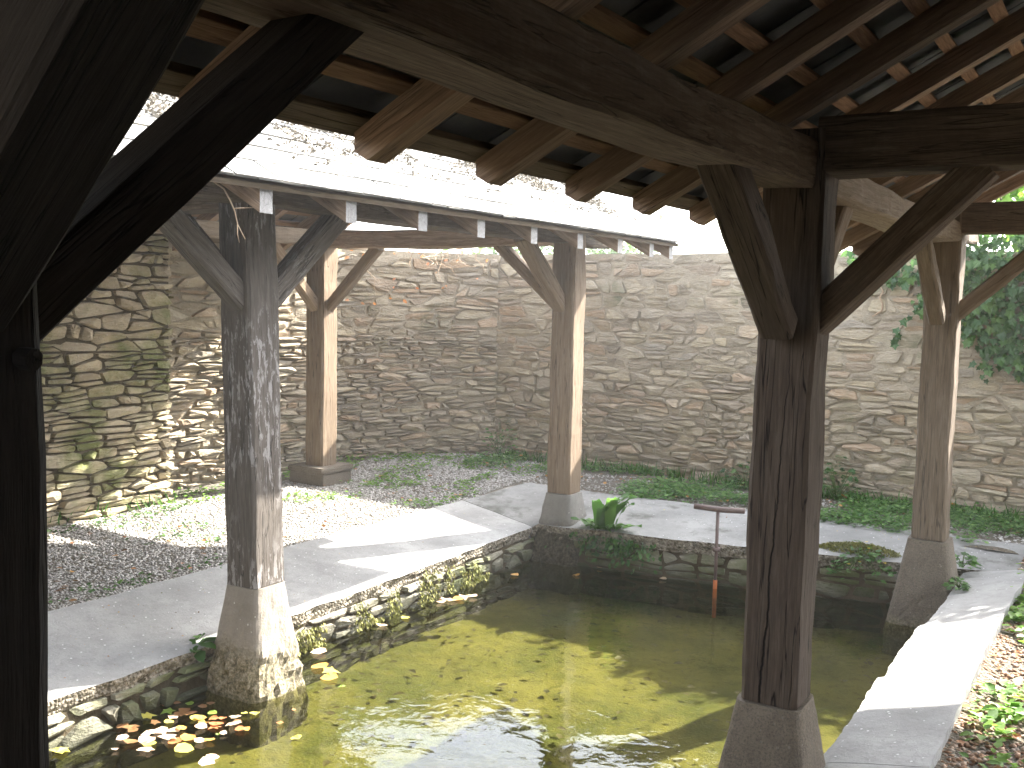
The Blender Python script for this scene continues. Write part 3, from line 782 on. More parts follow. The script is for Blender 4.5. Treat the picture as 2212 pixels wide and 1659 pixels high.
# wall ends
# basin walls
wall('basin_wall', [(-2.715, -3.3), (-2.715, 0), (-2.72, 3.02)], -.36, .23, .3, -1, STONE_B, MORTAR_DARK, 'rough stone side of the basin under the left slab', 'basin wall', .20, .085, 31, gap=.02, prot=.03, mortar_rough=.015)
wall('basin_wall', [(-2.76, 2.99), (-2.1, 3.00), (-1.2, 3.10), (-.45, 3.27), (.3, 3.48)], -.36, .29, .3, -1, STONE_B, MORTAR_DARK, 'dark far side of the basin below the weathered slab', 'basin wall', .24, .11, 33, gap=.014, prot=.012)
wall('basin_wall', [(.17, 3.5), (.15, 0), (.15, -3.3)], -.36, .24, .3, -1, STONE_B, MORTAR_DARK, 'stone side of the basin under the right curb slabs', 'basin wall', .26, .11, 35, gap=.016, prot=.02, nparts=60)
wall('basin_wall', [(.2, -3.22), (-2.9, -3.22)], -.36, .30, .3, -1, STONE_B, MORTAR_DARK, 'near side of the basin, below the photographer', 'basin wall', .26, .11, 37, gap=.016, prot=.02, nparts=10)

# unseen walls added behind and beside the camera to darken the near corner
wall('stone_wall', [(3.0, -5.6), (-5.3, -5.6)], .25, 2.6, .4, -1, STONE_R, MORTAR, 'unseen rubble wall added behind the photographer to block light', 'stone wall', .42, .17, 41, nparts=0)
wall('stone_wall', [(2.6, -.1), (2.6, -5.6)], .25, 2.6, .4, -1, STONE_R, MORTAR, 'unseen rubble wall added beside the photographer to block skylight', 'stone wall', .42, .17, 42, nparts=0)

# ------------------------------------------------------------------ leaves
SHAPES = {
 # (verts (x along, y across, z fold)), tris
 'oval': ([(0, 0, 0), (.35, -.30, .05), (.35, .30, .05), (.75, -.20, .02), (.75, .20, .02), (1, 0, -.06), (.5, 0, -.03)],
          [(0, 1, 6), (0, 6, 2), (1, 3, 6), (6, 4, 2), (3, 5, 6), (6, 5, 4)]),
 'ivy': ([(0, 0, 0), (-.08, -.42, .05), (.30, -.34, .03), (.42, -.55, 0), (.58, -.22, .02), (1, 0, -.08), (.58, .22, .02), (.42, .55, 0), (.30, .34, .03), (-.08, .42, .05)],
         [(0, i, i+1) for i in range(1, 9)]),
 'lobed': ([(0, 0, 0), (.15, -.35, .03), (.35, -.15, 0), (.55, -.40, .02), (.68, -.14, 0), (1, 0, -.05), (.68, .14, 0), (.55, .40, .02), (.35, .15, 0), (.15, .35, .03)],
           [(0, i, i+1) for i in range(1, 9)]),
 'round': ([(0, 0, 0), (.12, -.33, .05), (.45, -.48, .03), (.80, -.34, .0), (1.05, 0, -.04), (.80, .34, 0), (.45, .48, .03), (.12, .33, .06)], [(0, i, i+1) for i in range(1, 7)]),
 'blade': ([(0, -.04, 0), (0, .04, 0), (.5, .035, .10), (.5, -.035, .10), (1, 0, .0)], [(0, 1, 2), (0, 2, 3), (3, 2, 4)]),
 'bit': ([(0, 0, 0), (.5, -.25, .1), (1, 0, 0), (.5, .25, .1)], [(0, 1, 3), (1, 2, 3)]),
}
def leaves(name, P, D, NRM, size, shape, mat, parent=None, rnd=None):
    """P base points, D pointing directions, NRM face normals (n,3); one joined mesh"""
    P = np.asarray(P, float); D = np.asarray(D, float); NRM = np.asarray(NRM, float); size = np.asarray(size, float)
    D = D/np.linalg.norm(D, axis=1, keepdims=True)
    S = np.cross(NRM, D); S /= (np.linalg.norm(S, axis=1, keepdims=True)+1e-9); Z = np.cross(D, S)
    T, F = SHAPES[shape]; T = np.array(T); F = np.array(F); n = len(P); k = len(T)
    V = P[:, None, :] + size[:, None, None]*(T[None, :, 0:1]*D[:, None, :] + T[None, :, 1:2]*S[:, None, :] + T[None, :, 2:3]*Z[:, None, :])
    FF = (F[None] + (np.arange(n)*k)[:, None, None]).reshape(-1, 3)
    r = rng.random(n) if rnd is None else np.asarray(rnd)
    return big_mesh(name, V.reshape(-1, 3), FF, mat, parent, rnd=np.repeat(r, len(F)))
def rand_dirs(n, up=.0, spread=1.0):
    a = rng.random(n)*2*np.pi; z = up + spread*(rng.random(n)-.5)
    return np.stack([np.cos(a), np.sin(a), z], 1)
def tube(name, pts, r, mat, parent=None, r1=None, sides=6):
    pts = [Vector(p) for p in pts]; r1 = r if r1 is None else r1; V = []; F = []; n = len(pts)
    for i, p in enumerate(pts):
        d = (pts[min(i+1, n-1)]-pts[max(i-1, 0)]).normalized()
        a = d.cross(Vector((.3, .5, .81))).normalized(); b = d.cross(a)
        q = r+(r1-r)*i/(n-1)
        for k in range(sides):
            t = 2*math.pi*k/sides; V.append(p+a*(math.cos(t)*q)+b*(math.sin(t)*q))
    for i in range(n-1):
        for k in range(sides):
            x = i*sides+k; y = i*sides+(k+1) % sides; F.append((x, y, y+sides, x+sides))
    F.append(tuple(range(sides-1, -1, -1))); F.append(tuple((n-1)*sides+k for k in range(sides)))
    return mesh_obj(name, V, F, mat, parent, smooth=True)

# ---- gravel and litter
def pebbles(name, X, Y, rad, mat, label, zoff=0.0):
    n = len(X); base = np.array([(1, 0, 0), (0, 1, 0), (-1, 0, 0), (0, -1, 0), (0, 0, .62), (0, 0, -.5)])
    F = np.array([(0, 1, 4), (1, 2, 4), (2, 3, 4), (3, 0, 4), (1, 0, 5), (2, 1, 5), (3, 2, 5), (0, 3, 5)])
    V = base[None]*rad[:, None, None]*(1+.5*(rng.random((n, 6, 3))-.5)) + rad[:, None, None]*.35*(rng.random((n, 6, 3))-.5)
    a = rng.random(n)*np.pi; c, s_ = np.cos(a)[:, None], np.sin(a)[:, None]
    st = 1+.5*rng.random(n)[:, None]
    x = V[..., 0]*st; y = V[..., 1]
    Z = np.array([ground_z(u, v)+noise.noise(Vector((u*1.3, v*1.3, 0)))*.015 for u, v in zip(X, Y)])
    V = np.stack([x*c-y*s_+X[:, None], x*s_+y*c+Y[:, None], V[..., 2]+Z[:, None]+rad[:, None]*.3+zoff], -1)
    o = big_mesh(name, V.reshape(-1, 3), (F[None]+(np.arange(n)*6)[:, None, None]).reshape(-1, 3), mat, rnd=np.repeat(rng.random(n), 8))
    return tag(o, label, kind='stuff')
n = 46000; X = rng.uniform(-5.15, -3.42, n); Y = rng.uniform(-1.4, 5.0, n)
pebbles('gravel', X, Y, rng.uniform(.0045, .0115, n), PEBBLE, 'grey gravel between the left slab and the walls')
n = 13000; X = rng.uniform(.47, 1.9, n); Y = rng.uniform(-.6, 4.0, n)
pebbles('leaf_litter', X, Y, rng.uniform(.007, .016, n), LITTER, 'reddish litter and gravel right of the curb slabs')
n = 2500; X = rng.uniform(-3.4, 1.2, n); Y = rng.uniform(3.9, 4.7, n)
pebbles('gravel_strip', X, Y, rng.uniform(.006, .013, n), PEBBLE, 'sparse gravel in the leafy strip behind the far slab')

# ---- low ground cover
def gcover(name, pts, hmax, size, mat, label, shape='lobed', per=5):
    P = []; D = []; Nn = []; S = []
    for (x, y) in pts:
        z0 = ground_z(x, y); h = hmax*random.uniform(.25, 1)
        for k in range(per):
            a = random.uniform(0, 6.28); rr_ = random.uniform(.0, .05)
            P.append((x+math.cos(a)*rr_, y+math.sin(a)*rr_, z0+h*random.uniform(.3, 1))); D.append((math.cos(a), math.sin(a), random.uniform(-.2, .5)))
            Nn.append((random.uniform(-.5, .5), random.uniform(-.5, .5), 1)); S.append(size*random.uniform(.6, 1.3))
    o = leaves(name, P, D, Nn, S, shape, mat); return tag(o, label, kind='stuff')
def dens(x, y, sc=1.6, off=0): return noise.fractal(Vector((x*sc, y*sc, off)), .8, 2, 3)
pts = []
while len(pts) < 5200:
    x = random.uniform(-4.3, 2.2); y = random.uniform(3.82, 5.05)
    dz_ = dens(x, y) + .10 + (.35 if x > -.9 else 0) + .25*(y-4.2) - (.35 if x < -2.9 and y < 4.4 else 0)
    if random.random() < dz_*1.9: pts.append((x, y))
gcover('ground_cover', pts, .09, .030, LEAF_COVER, 'low green leafy plants in the strip along the far wall')
pts = []
while len(pts) < 620:
    x = random.uniform(-5.4, -3.5); y = random.uniform(1.5, 4.9)
    ok = dens(x, y, 1.9, 4) > .02 and (abs(y-(3.0+(x+3.5)*.55)) < .22 or y > 3.1) or (x < -4.95 and random.random() < .5)
    if ok and not (abs(x+4.894) < .25 and abs(y-3.1) < .25): pts.append((x, y))
gcover('weeds', pts, .05, .032, LEAF_BRIGHT, 'scattered weeds on the gravel around the stone block')
pts = [(random.gauss(-3.58, .05), random.uniform(-1.2, 1.1)) for _ in range(60)] + [(random.gauss(-4.95, .07), random.uniform(-.6, 1.7)) for _ in range(90)] + [(random.gauss(-4.3, .25), random.gauss(1.1, .15)) for _ in range(40)]
gcover('edge_weeds', pts, .04, .026, LEAF_GREEN, 'small weeds along the edge of the left slab')
pts = []
for (cx_, cy_, k, sd__) in ((.66, 2.50, 46, .09), (.75, 2.15, 30, .08), (.62, 1.25, 14, .05), (.66, .98, 18, .06), (.62, .78, 8, .05), (.9, 1.7, 12, .1), (.72, .35, 10, .1), (.95, .2, 14, .12), (.62, 2.9, 40, .1), (.9, 3.2, 60, .2), (1.1, 2.7, 40, .2)):
    pts += [(max(.53, random.gauss(cx_, sd__)), random.gauss(cy_, sd__)) for _ in range(k)]
gcover('litter_weeds', pts, .07, .055, LEAF_BRIGHT, 'bright seedlings growing in the litter right of the curb', 'oval', 4)
# grass wisps at the wall foot
pts = [(random.uniform(-4.3, 1.5), 0) for _ in range(900)]
P = [(x, 5.05-.06*(x+4.4)*.9+random.uniform(-.12, -.02), .42) for x, _ in pts]; P += [(random.uniform(-5.3, -5.12), random.uniform(.3, 1.75), .37) for _ in range(160)]
D = [(random.gauss(0, .3), random.gauss(-.2, .2), 1) for _ in P]
tag(leaves('grass_wisps', P, D, [(random.gauss(0, 1), -1, .1) for _ in P], [random.uniform(.06, .17) for _ in P], 'blade', LEAF_GREEN), 'grass wisps along the foot of the walls', kind='stuff')

P = [(random.uniform(-5.0, -3.5), random.uniform(-1.0, 4.8)) for _ in range(170)] + [(random.uniform(-4.2, 1.2), random.uniform(3.95, 5.0)) for _ in range(170)] + [(random.uniform(.5, 1.7), random.uniform(-.4, 3.6)) for _ in range(330)]
tag(leaves('dead_leaves', [(x, y, ground_z(x, y)+.02+(.05*random.random() if y > 3.9 else 0)) for x, y in P], rand_dirs(len(P), 0, .3), np.tile([0, 0, 1.], (len(P), 1))+rng.normal(0, .35, (len(P), 3)), [random.uniform(.02, .05) for _ in P], 'oval', LEAF_AUTUMN, rnd=rng.uniform(0, .62, len(P))), 'dry fallen leaves scattered on the gravel, the leafy strip and the litter', kind='stuff')
P = [(random.uniform(-3.4, -2.75), random.uniform(-1.2, 3.0)) for _ in range(260)] + [(random.uniform(-2.6, .4), random.uniform(3.55, 3.85)) for _ in range(200)]
def slab_z(x, y): return (.295+(-2.70-x)/.74*.105+.012) if y < 3.05 else .43+.012
tag(leaves('slab_crumbs', [(x, y, slab_z(x, y)-.004) for x, y in P], rand_dirs(len(P), 0, .3), np.tile([0, 0, 1.], (len(P), 1))+rng.normal(0, .5, (len(P), 3)), [random.uniform(.004, .013) for _ in P], 'bit', LEAF_AUTUMN, rnd=rng.uniform(0, 1, len(P))), 'crumbs and bits of leaf lying on the slabs', kind='stuff')
# ---- floating leaves
FL = [(-2.675, -0.369, 'b', 0.023), (-2.622, -0.343, 'g', 0.024), (-2.701, -0.428, 'b', 0.019), (-2.537, -0.294, 'b', 0.024), (-2.549, -0.333, 'b', 0.027), (-2.654, -0.541, 'y', 0.044), (-2.627, -0.475, 'g', 0.04), (-2.573, -0.418, 'b', 0.032), (-2.564, -0.45, 'b', 0.032), (-2.532, -0.41, 'b', 0.029), (-2.558, -0.494, 'c', 0.028), (-2.57, -0.577, 'b', 0.028), (-2.537, -0.536, 'y', 0.028), (-2.466, -0.44, 'y', 0.039), (-2.536, -0.431, 'b', 0.025), (-2.448, -0.437, 'o', 0.031), (-2.458, -0.358, 'g', 0.028), (-2.373, -0.376, 'r', 0.023), (-2.4, -0.404, 'r', 0.028), (-2.338, -0.334, 'p', 0.028), (-2.41, -0.467, 'o', 0.031), (-2.349, -0.435, 'r', 0.039), (-2.292, -0.395, 'p', 0.039), (-2.376, -0.498, 'p', 0.035), (-2.334, -0.469, 'r', 0.035), (-2.667, -0.68, 'b', 0.034), (-2.627, -0.661, 'b', 0.039), (-2.586, -0.687, 'b', 0.031), (-2.49, -0.621, 'c', 0.042), (-2.449, -0.584, 'c', 0.038), (-2.434, -0.556, 'o', 0.028), (-2.51, -0.679, 'c', 0.034), (-2.465, -0.716, 'c', 0.044), (-2.564, -0.758, 'c', 0.035), (-2.5, -0.766, 'b', 0.038), (-2.405, -0.641, 'p', 0.046), (-2.357, -0.66, 'r', 0.038), (-2.339, -0.605, 'o', 0.039), (-2.268, -0.599, 'c', 0.034), (-2.242, -0.573, 'o', 0.027), (-2.427, -0.733, 'y', 0.038), (-2.39, -0.774, 'c', 0.04), (-2.493, -0.852, 'c', 0.018), (-2.663, -0.976, 'y', 0.045), (-2.267, -0.69, 'y', 0.052), (-2.11, -0.679, 'c', 0.036), (-2.09, -0.728, 'c', 0.043), (-2.328, -0.288, 'y', 0.019), (-2.298, -0.254, 'y', 0.028), (-2.22, -0.419, 'r', 0.03), (-2.198, -0.403, 'o', 0.02), (-2.247, -0.49, 'p', 0.02), (-2.261, -0.509, 'g', 0.012), (-2.179, -0.127, 'r', 0.013), (-2.126, -0.272, 'r', 0.02), (-1.956, -0.352, 'y', 0.03), (-2.296, -0.361, 'b', 0.023), (-2.611, 0.526, 'c', 0.071), (-2.463, 0.364, 'o', 0.063), (-2.356, 0.342, 'y', 0.062), (-2.317, 0.275, 'o', 0.073), (-2.193, 0.218, 'g', 0.022), (-2.613, 1.652, 'p', 0.034), (-2.612, 1.701, 'c', 0.041), (-2.587, 1.732, 'p', 0.048), (-2.563, 1.774, 'o', 0.048), (-2.545, 1.825, 'p', 0.048), (-2.52, 1.868, 'c', 0.042), (-2.602, 1.275, 'y', 0.033), (-2.621, 1.079, 'p', 0.038), (-2.172, 3.018, 'o', 0.047), (-1.689, 2.99, 'p', 0.034), (-2.231, 2.728, 'o', 0.034), (-2.572, 2.478, 'o', 0.037)]
CMAP = {'b': (.05, 'brown'), 'g': (.85, 'green'), 'y': (.70, 'yellow green'), 'c': (1.0, 'pale cream'), 'o': (.56, 'orange'), 'r': (.40, 'red brown'), 'p': (.97, 'pinkish')}
def leaf_labels():
    out = []; cam2 = Vector((CAM.x, CAM.y)); fwd = Vector((-math.sin(yaw), math.cos(yaw))); rgt = Vector((math.cos(yaw), math.sin(yaw)))
    drift = [i for i, q in enumerate(FL) if q[1] < -.1]
    def key(i): v = Vector((FL[i][0], FL[i][1]))-cam2; return v.dot(rgt), v.dot(fwd)
    xs = sorted(key(i)[0] for i in drift); ys = sorted(key(i)[1] for i in drift)
    def zone(v, l_): return min(3, int(4*sum(w < v for w in l_)/len(l_)))
    base = {}
    for i, (x, y, c, s_) in enumerate(FL):
        cn = CMAP[c][1]
        if y < -.1:
            a, b = key(i); zx = ('left end', 'left half', 'right half', 'right end')[zone(a, xs)]; zy = ('front edge', 'front part', 'rear part', 'rear edge')[zone(b, ys)]
            l_ = '%s leaf in the floating drift, %s, %s' % (cn, zx, zy)
        elif y < 1: l_ = '%s leaf afloat beside the crusty footing, near the left slab' % cn
        elif y < 2.3: l_ = '%s leaf afloat in the short row along the left basin side' % cn
        else: l_ = '%s leaf afloat in the shaded water by the far basin side' % cn
        base.setdefault(l_, []).append(i); out.append(l_)
    for l_, ids in base.items():
        if len(ids) > 1:
            ss = sorted(ids, key=lambda i: key(i)[0]); nm = ['leftmost', 'second from left,', 'third from left,', 'fourth from left,', 'fifth from left,'][:len(ss)-1]+['rightmost']
            for u, w_ in zip(ss, nm): out[u] = w_+' '+l_
    return out
LEAF_LABELS = leaf_labels()
for i, (x, y, c, s_) in enumerate(FL):
    s_ *= 1.5; s_ = min(s_, .085)
    a = random.uniform(0, 6.28); T, F = SHAPES[random.choice(['round', 'ivy', 'round', 'round'])]
    V = [((p[0]-.5)*s_*math.cos(a)-p[1]*s_*1.25*math.sin(a), (p[0]-.5)*s_*math.sin(a)+p[1]*s_*1.25*math.cos(a), p[2]*s_*1.6+.004+random.uniform(0, .006)) for p in T]
    o = mesh_obj('fallen_leaf', V, F, LEAF_AUTUMN, loc=(x, y, .071+.0015*(i % 4)), rnd=CMAP[c][0])
    where = 'in the drift of leaves by the left foreground footing' if y < -.1 else ('beside the crusty footing of the grey flaking post' if y < 1 else ('in the short row along the left basin side' if y < 2.3 else 'in the dark water by the far side'))
    tag(o, LEAF_LABELS[i], 'leaf', 'fallen leaves floating on the water')
# ---- debris on the basin floor
n = 420; X = rng.uniform(-2.6, 0, n); Y = rng.uniform(-1.5, 2.8, n)
P = np.stack([X, Y, np.full(n, -.10)], 1); D = rand_dirs(n, 0, .1)
tag(leaves('sunken_debris', P, D, np.tile([0, 0, 1.], (n, 1))+rng.normal(0, .15, (n, 3)), rng.uniform(.02, .065, n), 'oval', leaf_mat('sunken_leaf', [(0, (.018, .016, .008)), (1, (.05, .04, .018))], .05)), 'dark leaves and bits on the basin floor', kind='stuff')
# ---- moss at the waterline and on the far slab
P = []; D = []
for k in range(2600):
    y = random.uniform(.25, 2.3); 
    if dens(y*2.2, 0, 1.5, 9) < -.05: continue
    z = .16*random.random()**1.5*(1+dens(y*3, 1)); P.append((-2.70+random.uniform(0, .035), y, z+.085)); D.append((random.uniform(.2, .8), random.gauss(0, .4), -1))
tag(leaves('water_moss', P, D, rand_dirs(len(P)), [random.uniform(.012, .03) for _ in P], 'bit', MOSS), 'hanging moss on the basin side at the waterline', kind='stuff')
P = []; D = []
for k in range(2600):
    a = random.uniform(0, 6.28); q = random.random()**.6; x = -.48+math.cos(a)*.26*q; y = 3.36+math.sin(a)*.085*q+.12*(x+.5)
    P.append((x, y, .375+.045*(1-q*q)+random.uniform(-.01, .006))); D.append((random.gauss(0, .6), random.gauss(-.3, .6), random.uniform(.0, 1)))
tag(leaves('moss_cushion', P, D, rand_dirs(len(P)), [random.uniform(.012, .025) for _ in P], 'bit', MOSS), 'flat moss cushion on the far slab edge near the yellow flowers', 'moss')
# dead moss on the roof across the water
P = []; D = []; S = []; Rn = []
Y0 = 0
for k in range(5200):
    y = random.uniform(-1.3, 3.3); u = random.random()
    xc = -2.62 - .10*math.sin(y*1.7) + .12*(y-.5)*0; x = random.gauss(xc, .22)
    if x > -2.06 or x < -3.5: continue
    if dens(x*1.2, y, 3.2, 2) < .04 + (0 if y > -.2 else .12): continue
    z = ZL + K*(-W+OVL-x) + .165
    cl = dens(x*3, y*3, 3, 5)
    for j in range(5):
        P.append((x+random.gauss(0, .015), y+random.gauss(0, .018), z+random.uniform(0, .018))); D.append((random.gauss(0, 1), random.gauss(0, 1), random.uniform(-.1, .9))); S.append(random.uniform(.012, .030)); Rn.append(random.random())
tag(leaves('dead_roof_moss', P, D, rand_dirs(len(P)), S, 'bit', DRYMOSS, rnd=Rn), 'dried brown moss clumps scattered over the sunlit slates', kind='stuff')

# ---- single plants
def plant(name, label, cat, loc, nleaf, ln, shape, mat, spread, lift, stems=True, flowers=0, droop=0.0, nrm_up=1.0):
    root = tag(empty(name, loc), label, cat); P = []; D = []; Nn = []; S = []
    for k in range(nleaf):
        a = random.uniform(0, 6.28); q = random.random()**.6
        p = Vector(loc)+Vector((math.cos(a)*spread[0]*q, math.sin(a)*spread[1]*q, lift*random.uniform(.25, 1)*(1-q*.5)-droop*q))
        P.append(p); D.append((math.cos(a), math.sin(a), random.uniform(-.35, .35))); Nn.append((random.gauss(0, .35), random.gauss(-.3, .35), nrm_up)); S.append(ln*random.uniform(.6, 1.15))
        if stems and k % 4 == 0: tube('stem', [Vector(loc), (Vector(loc)+p)/2+Vector((0, 0, .02)), p], .0022, LEAFSTEM, root, sides=4)
    lv = leaves('foliage', P, D, Nn, S, shape, mat, root); lv['kind'] = 'stuff'
    for k in range(flowers):
        p = random.choice(P)+Vector((0, 0, .03)); V = []; F = []
        for j in range(4):
            a = j*math.pi/2; c0 = len(V); V += [(0, 0, 0), (.008*math.cos(a-.5), .008*math.sin(a-.5), .003), (.012*math.cos(a), .012*math.sin(a), .004), (.008*math.cos(a+.5), .008*math.sin(a+.5), .003)]; F.append((c0, c0+1, c0+2, c0+3))
        mesh_obj('flower', V, F, YELLOW, root, loc=p)
    return root
m, nt = newmat('stem_green'); g = N(nt); g.out((.07, .11, .03), .7); LEAFSTEM = m
m, nt = newmat('petal_yellow'); g = N(nt); g.out((.75, .55, .04), .6); YELLOW = m
plant('broadleaf_plant', 'dark green broad-leaved rosette rooted at the slab edge left of the crusty footing', 'plant', (-2.735, -.20, .27), 13, .105, 'oval', LEAF_GREEN, (.05, .06), .07, stems=False)
plant('flowering_plant', 'leafy plant with small yellow flowers hanging over the far basin edge', 'plant', (-.44, 3.27, .36), 150, .046, 'lobed', LEAF_GREEN, (.20, .15), .14, flowers=8, droop=.14)
plant('small_fern', 'small green tuft between the right footing and the far slab', 'plant', (.16, 3.33, .37), 36, .06, 'lobed', LEAF_GREEN, (.09, .07), .10)
plant('small_fern', 'small green tuft at the foot of the right footing, nearer the water', 'plant', (.20, 2.93, .34), 30, .05, 'lobed', LEAF_GREEN, (.06, .08), .07)
plant('wall_plant', 'bright sprig growing from the wall beside the slim sunlit post', 'plant', (-5.43, 2.95, .80), 22, .065, 'lobed', LEAF_BRIGHT, (.10, .10), .10)
plant('corner_shrub', 'thin green shoots with red leaves in the wall corner', 'plant', (-4.25, 4.95, .42), 60, .05, 'oval', LEAF_GREEN, (.18, .12), .45)
plant('wall_shrub', 'small dark bush at the foot of the long wall left of the dark post', 'plant', (-1.75, 4.85, .42), 90, .05, 'lobed', LEAF_IVY, (.22, .10), .28)
plant('wall_shrub', 'small dark bush at the foot of the long wall between the two right posts', 'plant', (-.98, 4.80, .42), 110, .05, 'lobed', LEAF_IVY, (.16, .10), .42)
# hart's tongue fern: long wavy straps
fern = tag(empty('strap_fern', (-2.16, 3.02, .33)), 'fern with long wavy strap leaves beside the far corner footing', 'fern')
for k in range(20):
    a = -1.2+2.6*random.random() if k < 15 else random.uniform(2, 4.5)
    ln = random.uniform(.24, .36); w_ = random.uniform(.026, .038); V = []; F = []
    dx, dy = math.cos(a)*.75, -abs(math.sin(a))*.7 if k % 2 else math.sin(a)*.3
    base = Vector((-2.16+random.uniform(-.05, .08), 3.0+random.uniform(-.03, .03), .34)); m_ = 9
    for i in range(m_+1):
        t = i/m_; out = ln*(t*.75+.35*t*t); up = ln*(1.25*t-.62*t*t)*(1.35 if k < 11 else .45)
        c_ = base+Vector((dx*out, dy*out, up)); ww = w_*(.35+math.sin(min(1, t*1.1)*math.pi)**.5*.9 if t < .9 else .35)*(1-.9*(t == 1)); sd_ = Vector((-dy, dx, 0)).normalized()
        wv = math.sin(t*16+k)*.012
        V += [c_-sd_*ww+Vector((0, 0, wv)), c_+Vector((0, 0, -.004)), c_+sd_*ww-Vector((0, 0, wv))]
    for i in range(m_):
        b_ = i*3; F += [(b_, b_+1, b_+4, b_+3), (b_+1, b_+2, b_+5, b_+4)]
    mesh_obj('frond', V, F, LEAF_GREEN, fern, smooth=True, rnd=random.uniform(.3, 1))
P = [(random.gauss(-2.05, .14), random.uniform(2.9, 3.0), .33-abs(random.gauss(0, .08))) for _ in range(420)]
tag(leaves('fine_fern', P, [(random.gauss(0, .6), -.5, random.gauss(-.5, .5)) for _ in P], rand_dirs(len(P)), [random.uniform(.02, .045) for _ in P], 'oval', LEAF_IVY), 'fine feathery greenery below the strap fern', kind='stuff')

# ---- ivy on the long wall
ivy = tag(empty('ivy', (.2, 4.9, 1.4)), 'dense dark ivy covering the right end of the long wall', 'ivy')
P = []; D = []; Nn = []; S = []
def wy(x): return 5.15-.056*(x+4.42)
while len(P) < 5200:
    x = random.uniform(-1.0, 3.2); z = random.uniform(1.0, 2.56)
    d_ = dens(x*1.6, z*.8, 1.5, 7)
    edge = (1.95-.5*min(1, max(0, (x+.45)/.8))) if x > -.45 else 2.15
    pr_ = (1.0 if z > edge else .0) + d_*1.5 - (.30 if x < -.25 else .1)*(1 if x < -.25 else 0)*.75 + (.1 if x > -.1 and z > 1.4 else -.35)
    if z > 2.42 and x < -.3: continue
    if x < -.25 and z < 1.62: continue
    if random.random() < pr_:
        P.append((x, wy(x)-random.uniform(.02, .09)-(.08*random.random() if z > 2.3 else 0), z)); D.append((random.gauss(0, .5), random.gauss(-.2, .2), -1)); Nn.append((random.gauss(0, .35), -1, random.gauss(.45, .3))); S.append(random.uniform(.035, .072))
order = sorted(range(len(P)), key=lambda i: -(S[i] if -1 < P[i][0] < .45 and P[i][2] > 1.3 else 0))
big = order[:300]; small = order[300:]
for i in big:
    T, F = SHAPES['ivy']; d = Vector(D[i]).normalized(); s3 = Vector(Nn[i]).cross(d).normalized(); z3 = d.cross(s3)
    mesh_obj('leaf', [(d*t[0]+s3*t[1]+z3*t[2])*S[i] for t in T], F, LEAF_IVY, ivy, loc=Vector(P[i])+Vector((0, -.03, 0)), rnd=random.random())
sm = leaves('foliage', [P[i] for i in small], [D[i] for i in small], [Nn[i] for i in small], [S[i] for i in small], 'ivy', LEAF_IVY, ivy); sm['kind'] = 'stuff'
for (x, z0, z1) in ((.30, 1.5, 2.3), (-.35, 1.75, 2.3), (-.75, 1.9, 2.3), (.9, .5, 2.3)):
    tube('stem', [(x+noise.noise(Vector((x, k*.5, 0)))*.15, wy(x)-.03, z0+(z1-z0)*k/8) for k in range(9)], .008, TWIG, ivy, r1=.004)
# creeper over the top of the left wall
cr_ = tag(empty('creeper', (-5.2, 4.3, 2.42)), 'bare creeper stems with a few red leaves over the top of the corner wall', 'creeper')
for k in range(9):
    u = random.random(); x = -5.42+u*1.0; y = 3.95+u*1.2-.06; z = 2.44; pts = [(x+.1, y+.05, z)]
    for j in range(6): x += random.uniform(-.05, .09); y += random.uniform(-.05, .03); z -= random.uniform(-.01, .10); pts.append((x+.05, y-.06, z))
    tube('stem', pts, .005, TWIG, cr_, r1=.002, sides=5)
n = 26; P = [(-5.3+u*.9, 3.98+u*1.05-.12, 2.40-random.random()**2*.5) for u in rng.random(n)]
rl = leaves('red_leaves', P, rand_dirs(n, -.5), [(0.3, -1, .3)]*n, rng.uniform(.03, .06, n), 'oval', LEAF_AUTUMN, cr_, rnd=rng.uniform(.3, .5, n)); rl['kind'] = 'stuff'

# ---- bright leafy branch above the right wall
def leafball(P, c, r, n, D, Nn, S, size, flat=.7):
    for _ in range(n):
        v = Vector((random.gauss(0, 1), random.gauss(0, 1), random.gauss(0, 1)*flat)).normalized()*r*random.random()**.4
        P.append(Vector(c)+v); D.append((random.gauss(0, 1), random.gauss(0, 1), random.gauss(-.4, .5))); Nn.append((random.gauss(0, .6), random.gauss(-.2, .6), 1)); S.append(size*random.uniform(.6, 1.3))
fig = tag(empty('fig_tree', (.75, 5.9, .4)), 'big-leaved bright tree leaning over the wall at the upper right', 'tree')
tube('trunk', [(.75, 5.9, .3), (.72, 5.88, 1.2), (.62, 5.85, 2.0), (.55, 5.8, 2.6)], .07, BARK, fig, r1=.035, sides=8)
for (a, b) in (((.6, 5.84, 2.1), (-.05, 5.7, 2.9)), ((.55, 5.8, 2.5), (.5, 5.6, 3.15)), ((.62, 5.85, 2.2), (1.3, 5.8, 3.0))):
    tube('limb', [a, (Vector(a)+Vector(b))/2+Vector((0, 0, .06)), b], .022, BARK, fig, r1=.008)
P = []; D = []; Nn = []; S = []
for c in ((0.0, 5.7, 2.88), (.25, 5.65, 3.0), (.5, 5.6, 3.1), (.9, 5.7, 3.05), (1.3, 5.8, 3.0), (.2, 5.75, 2.7), (.7, 5.8, 2.75)): leafball(P, c, .24, 42, D, Nn, S, .13)
lv = leaves('crown', P, D, Nn, S, 'ivy', LEAF_BRIGHT, fig); lv['kind'] = 'stuff'
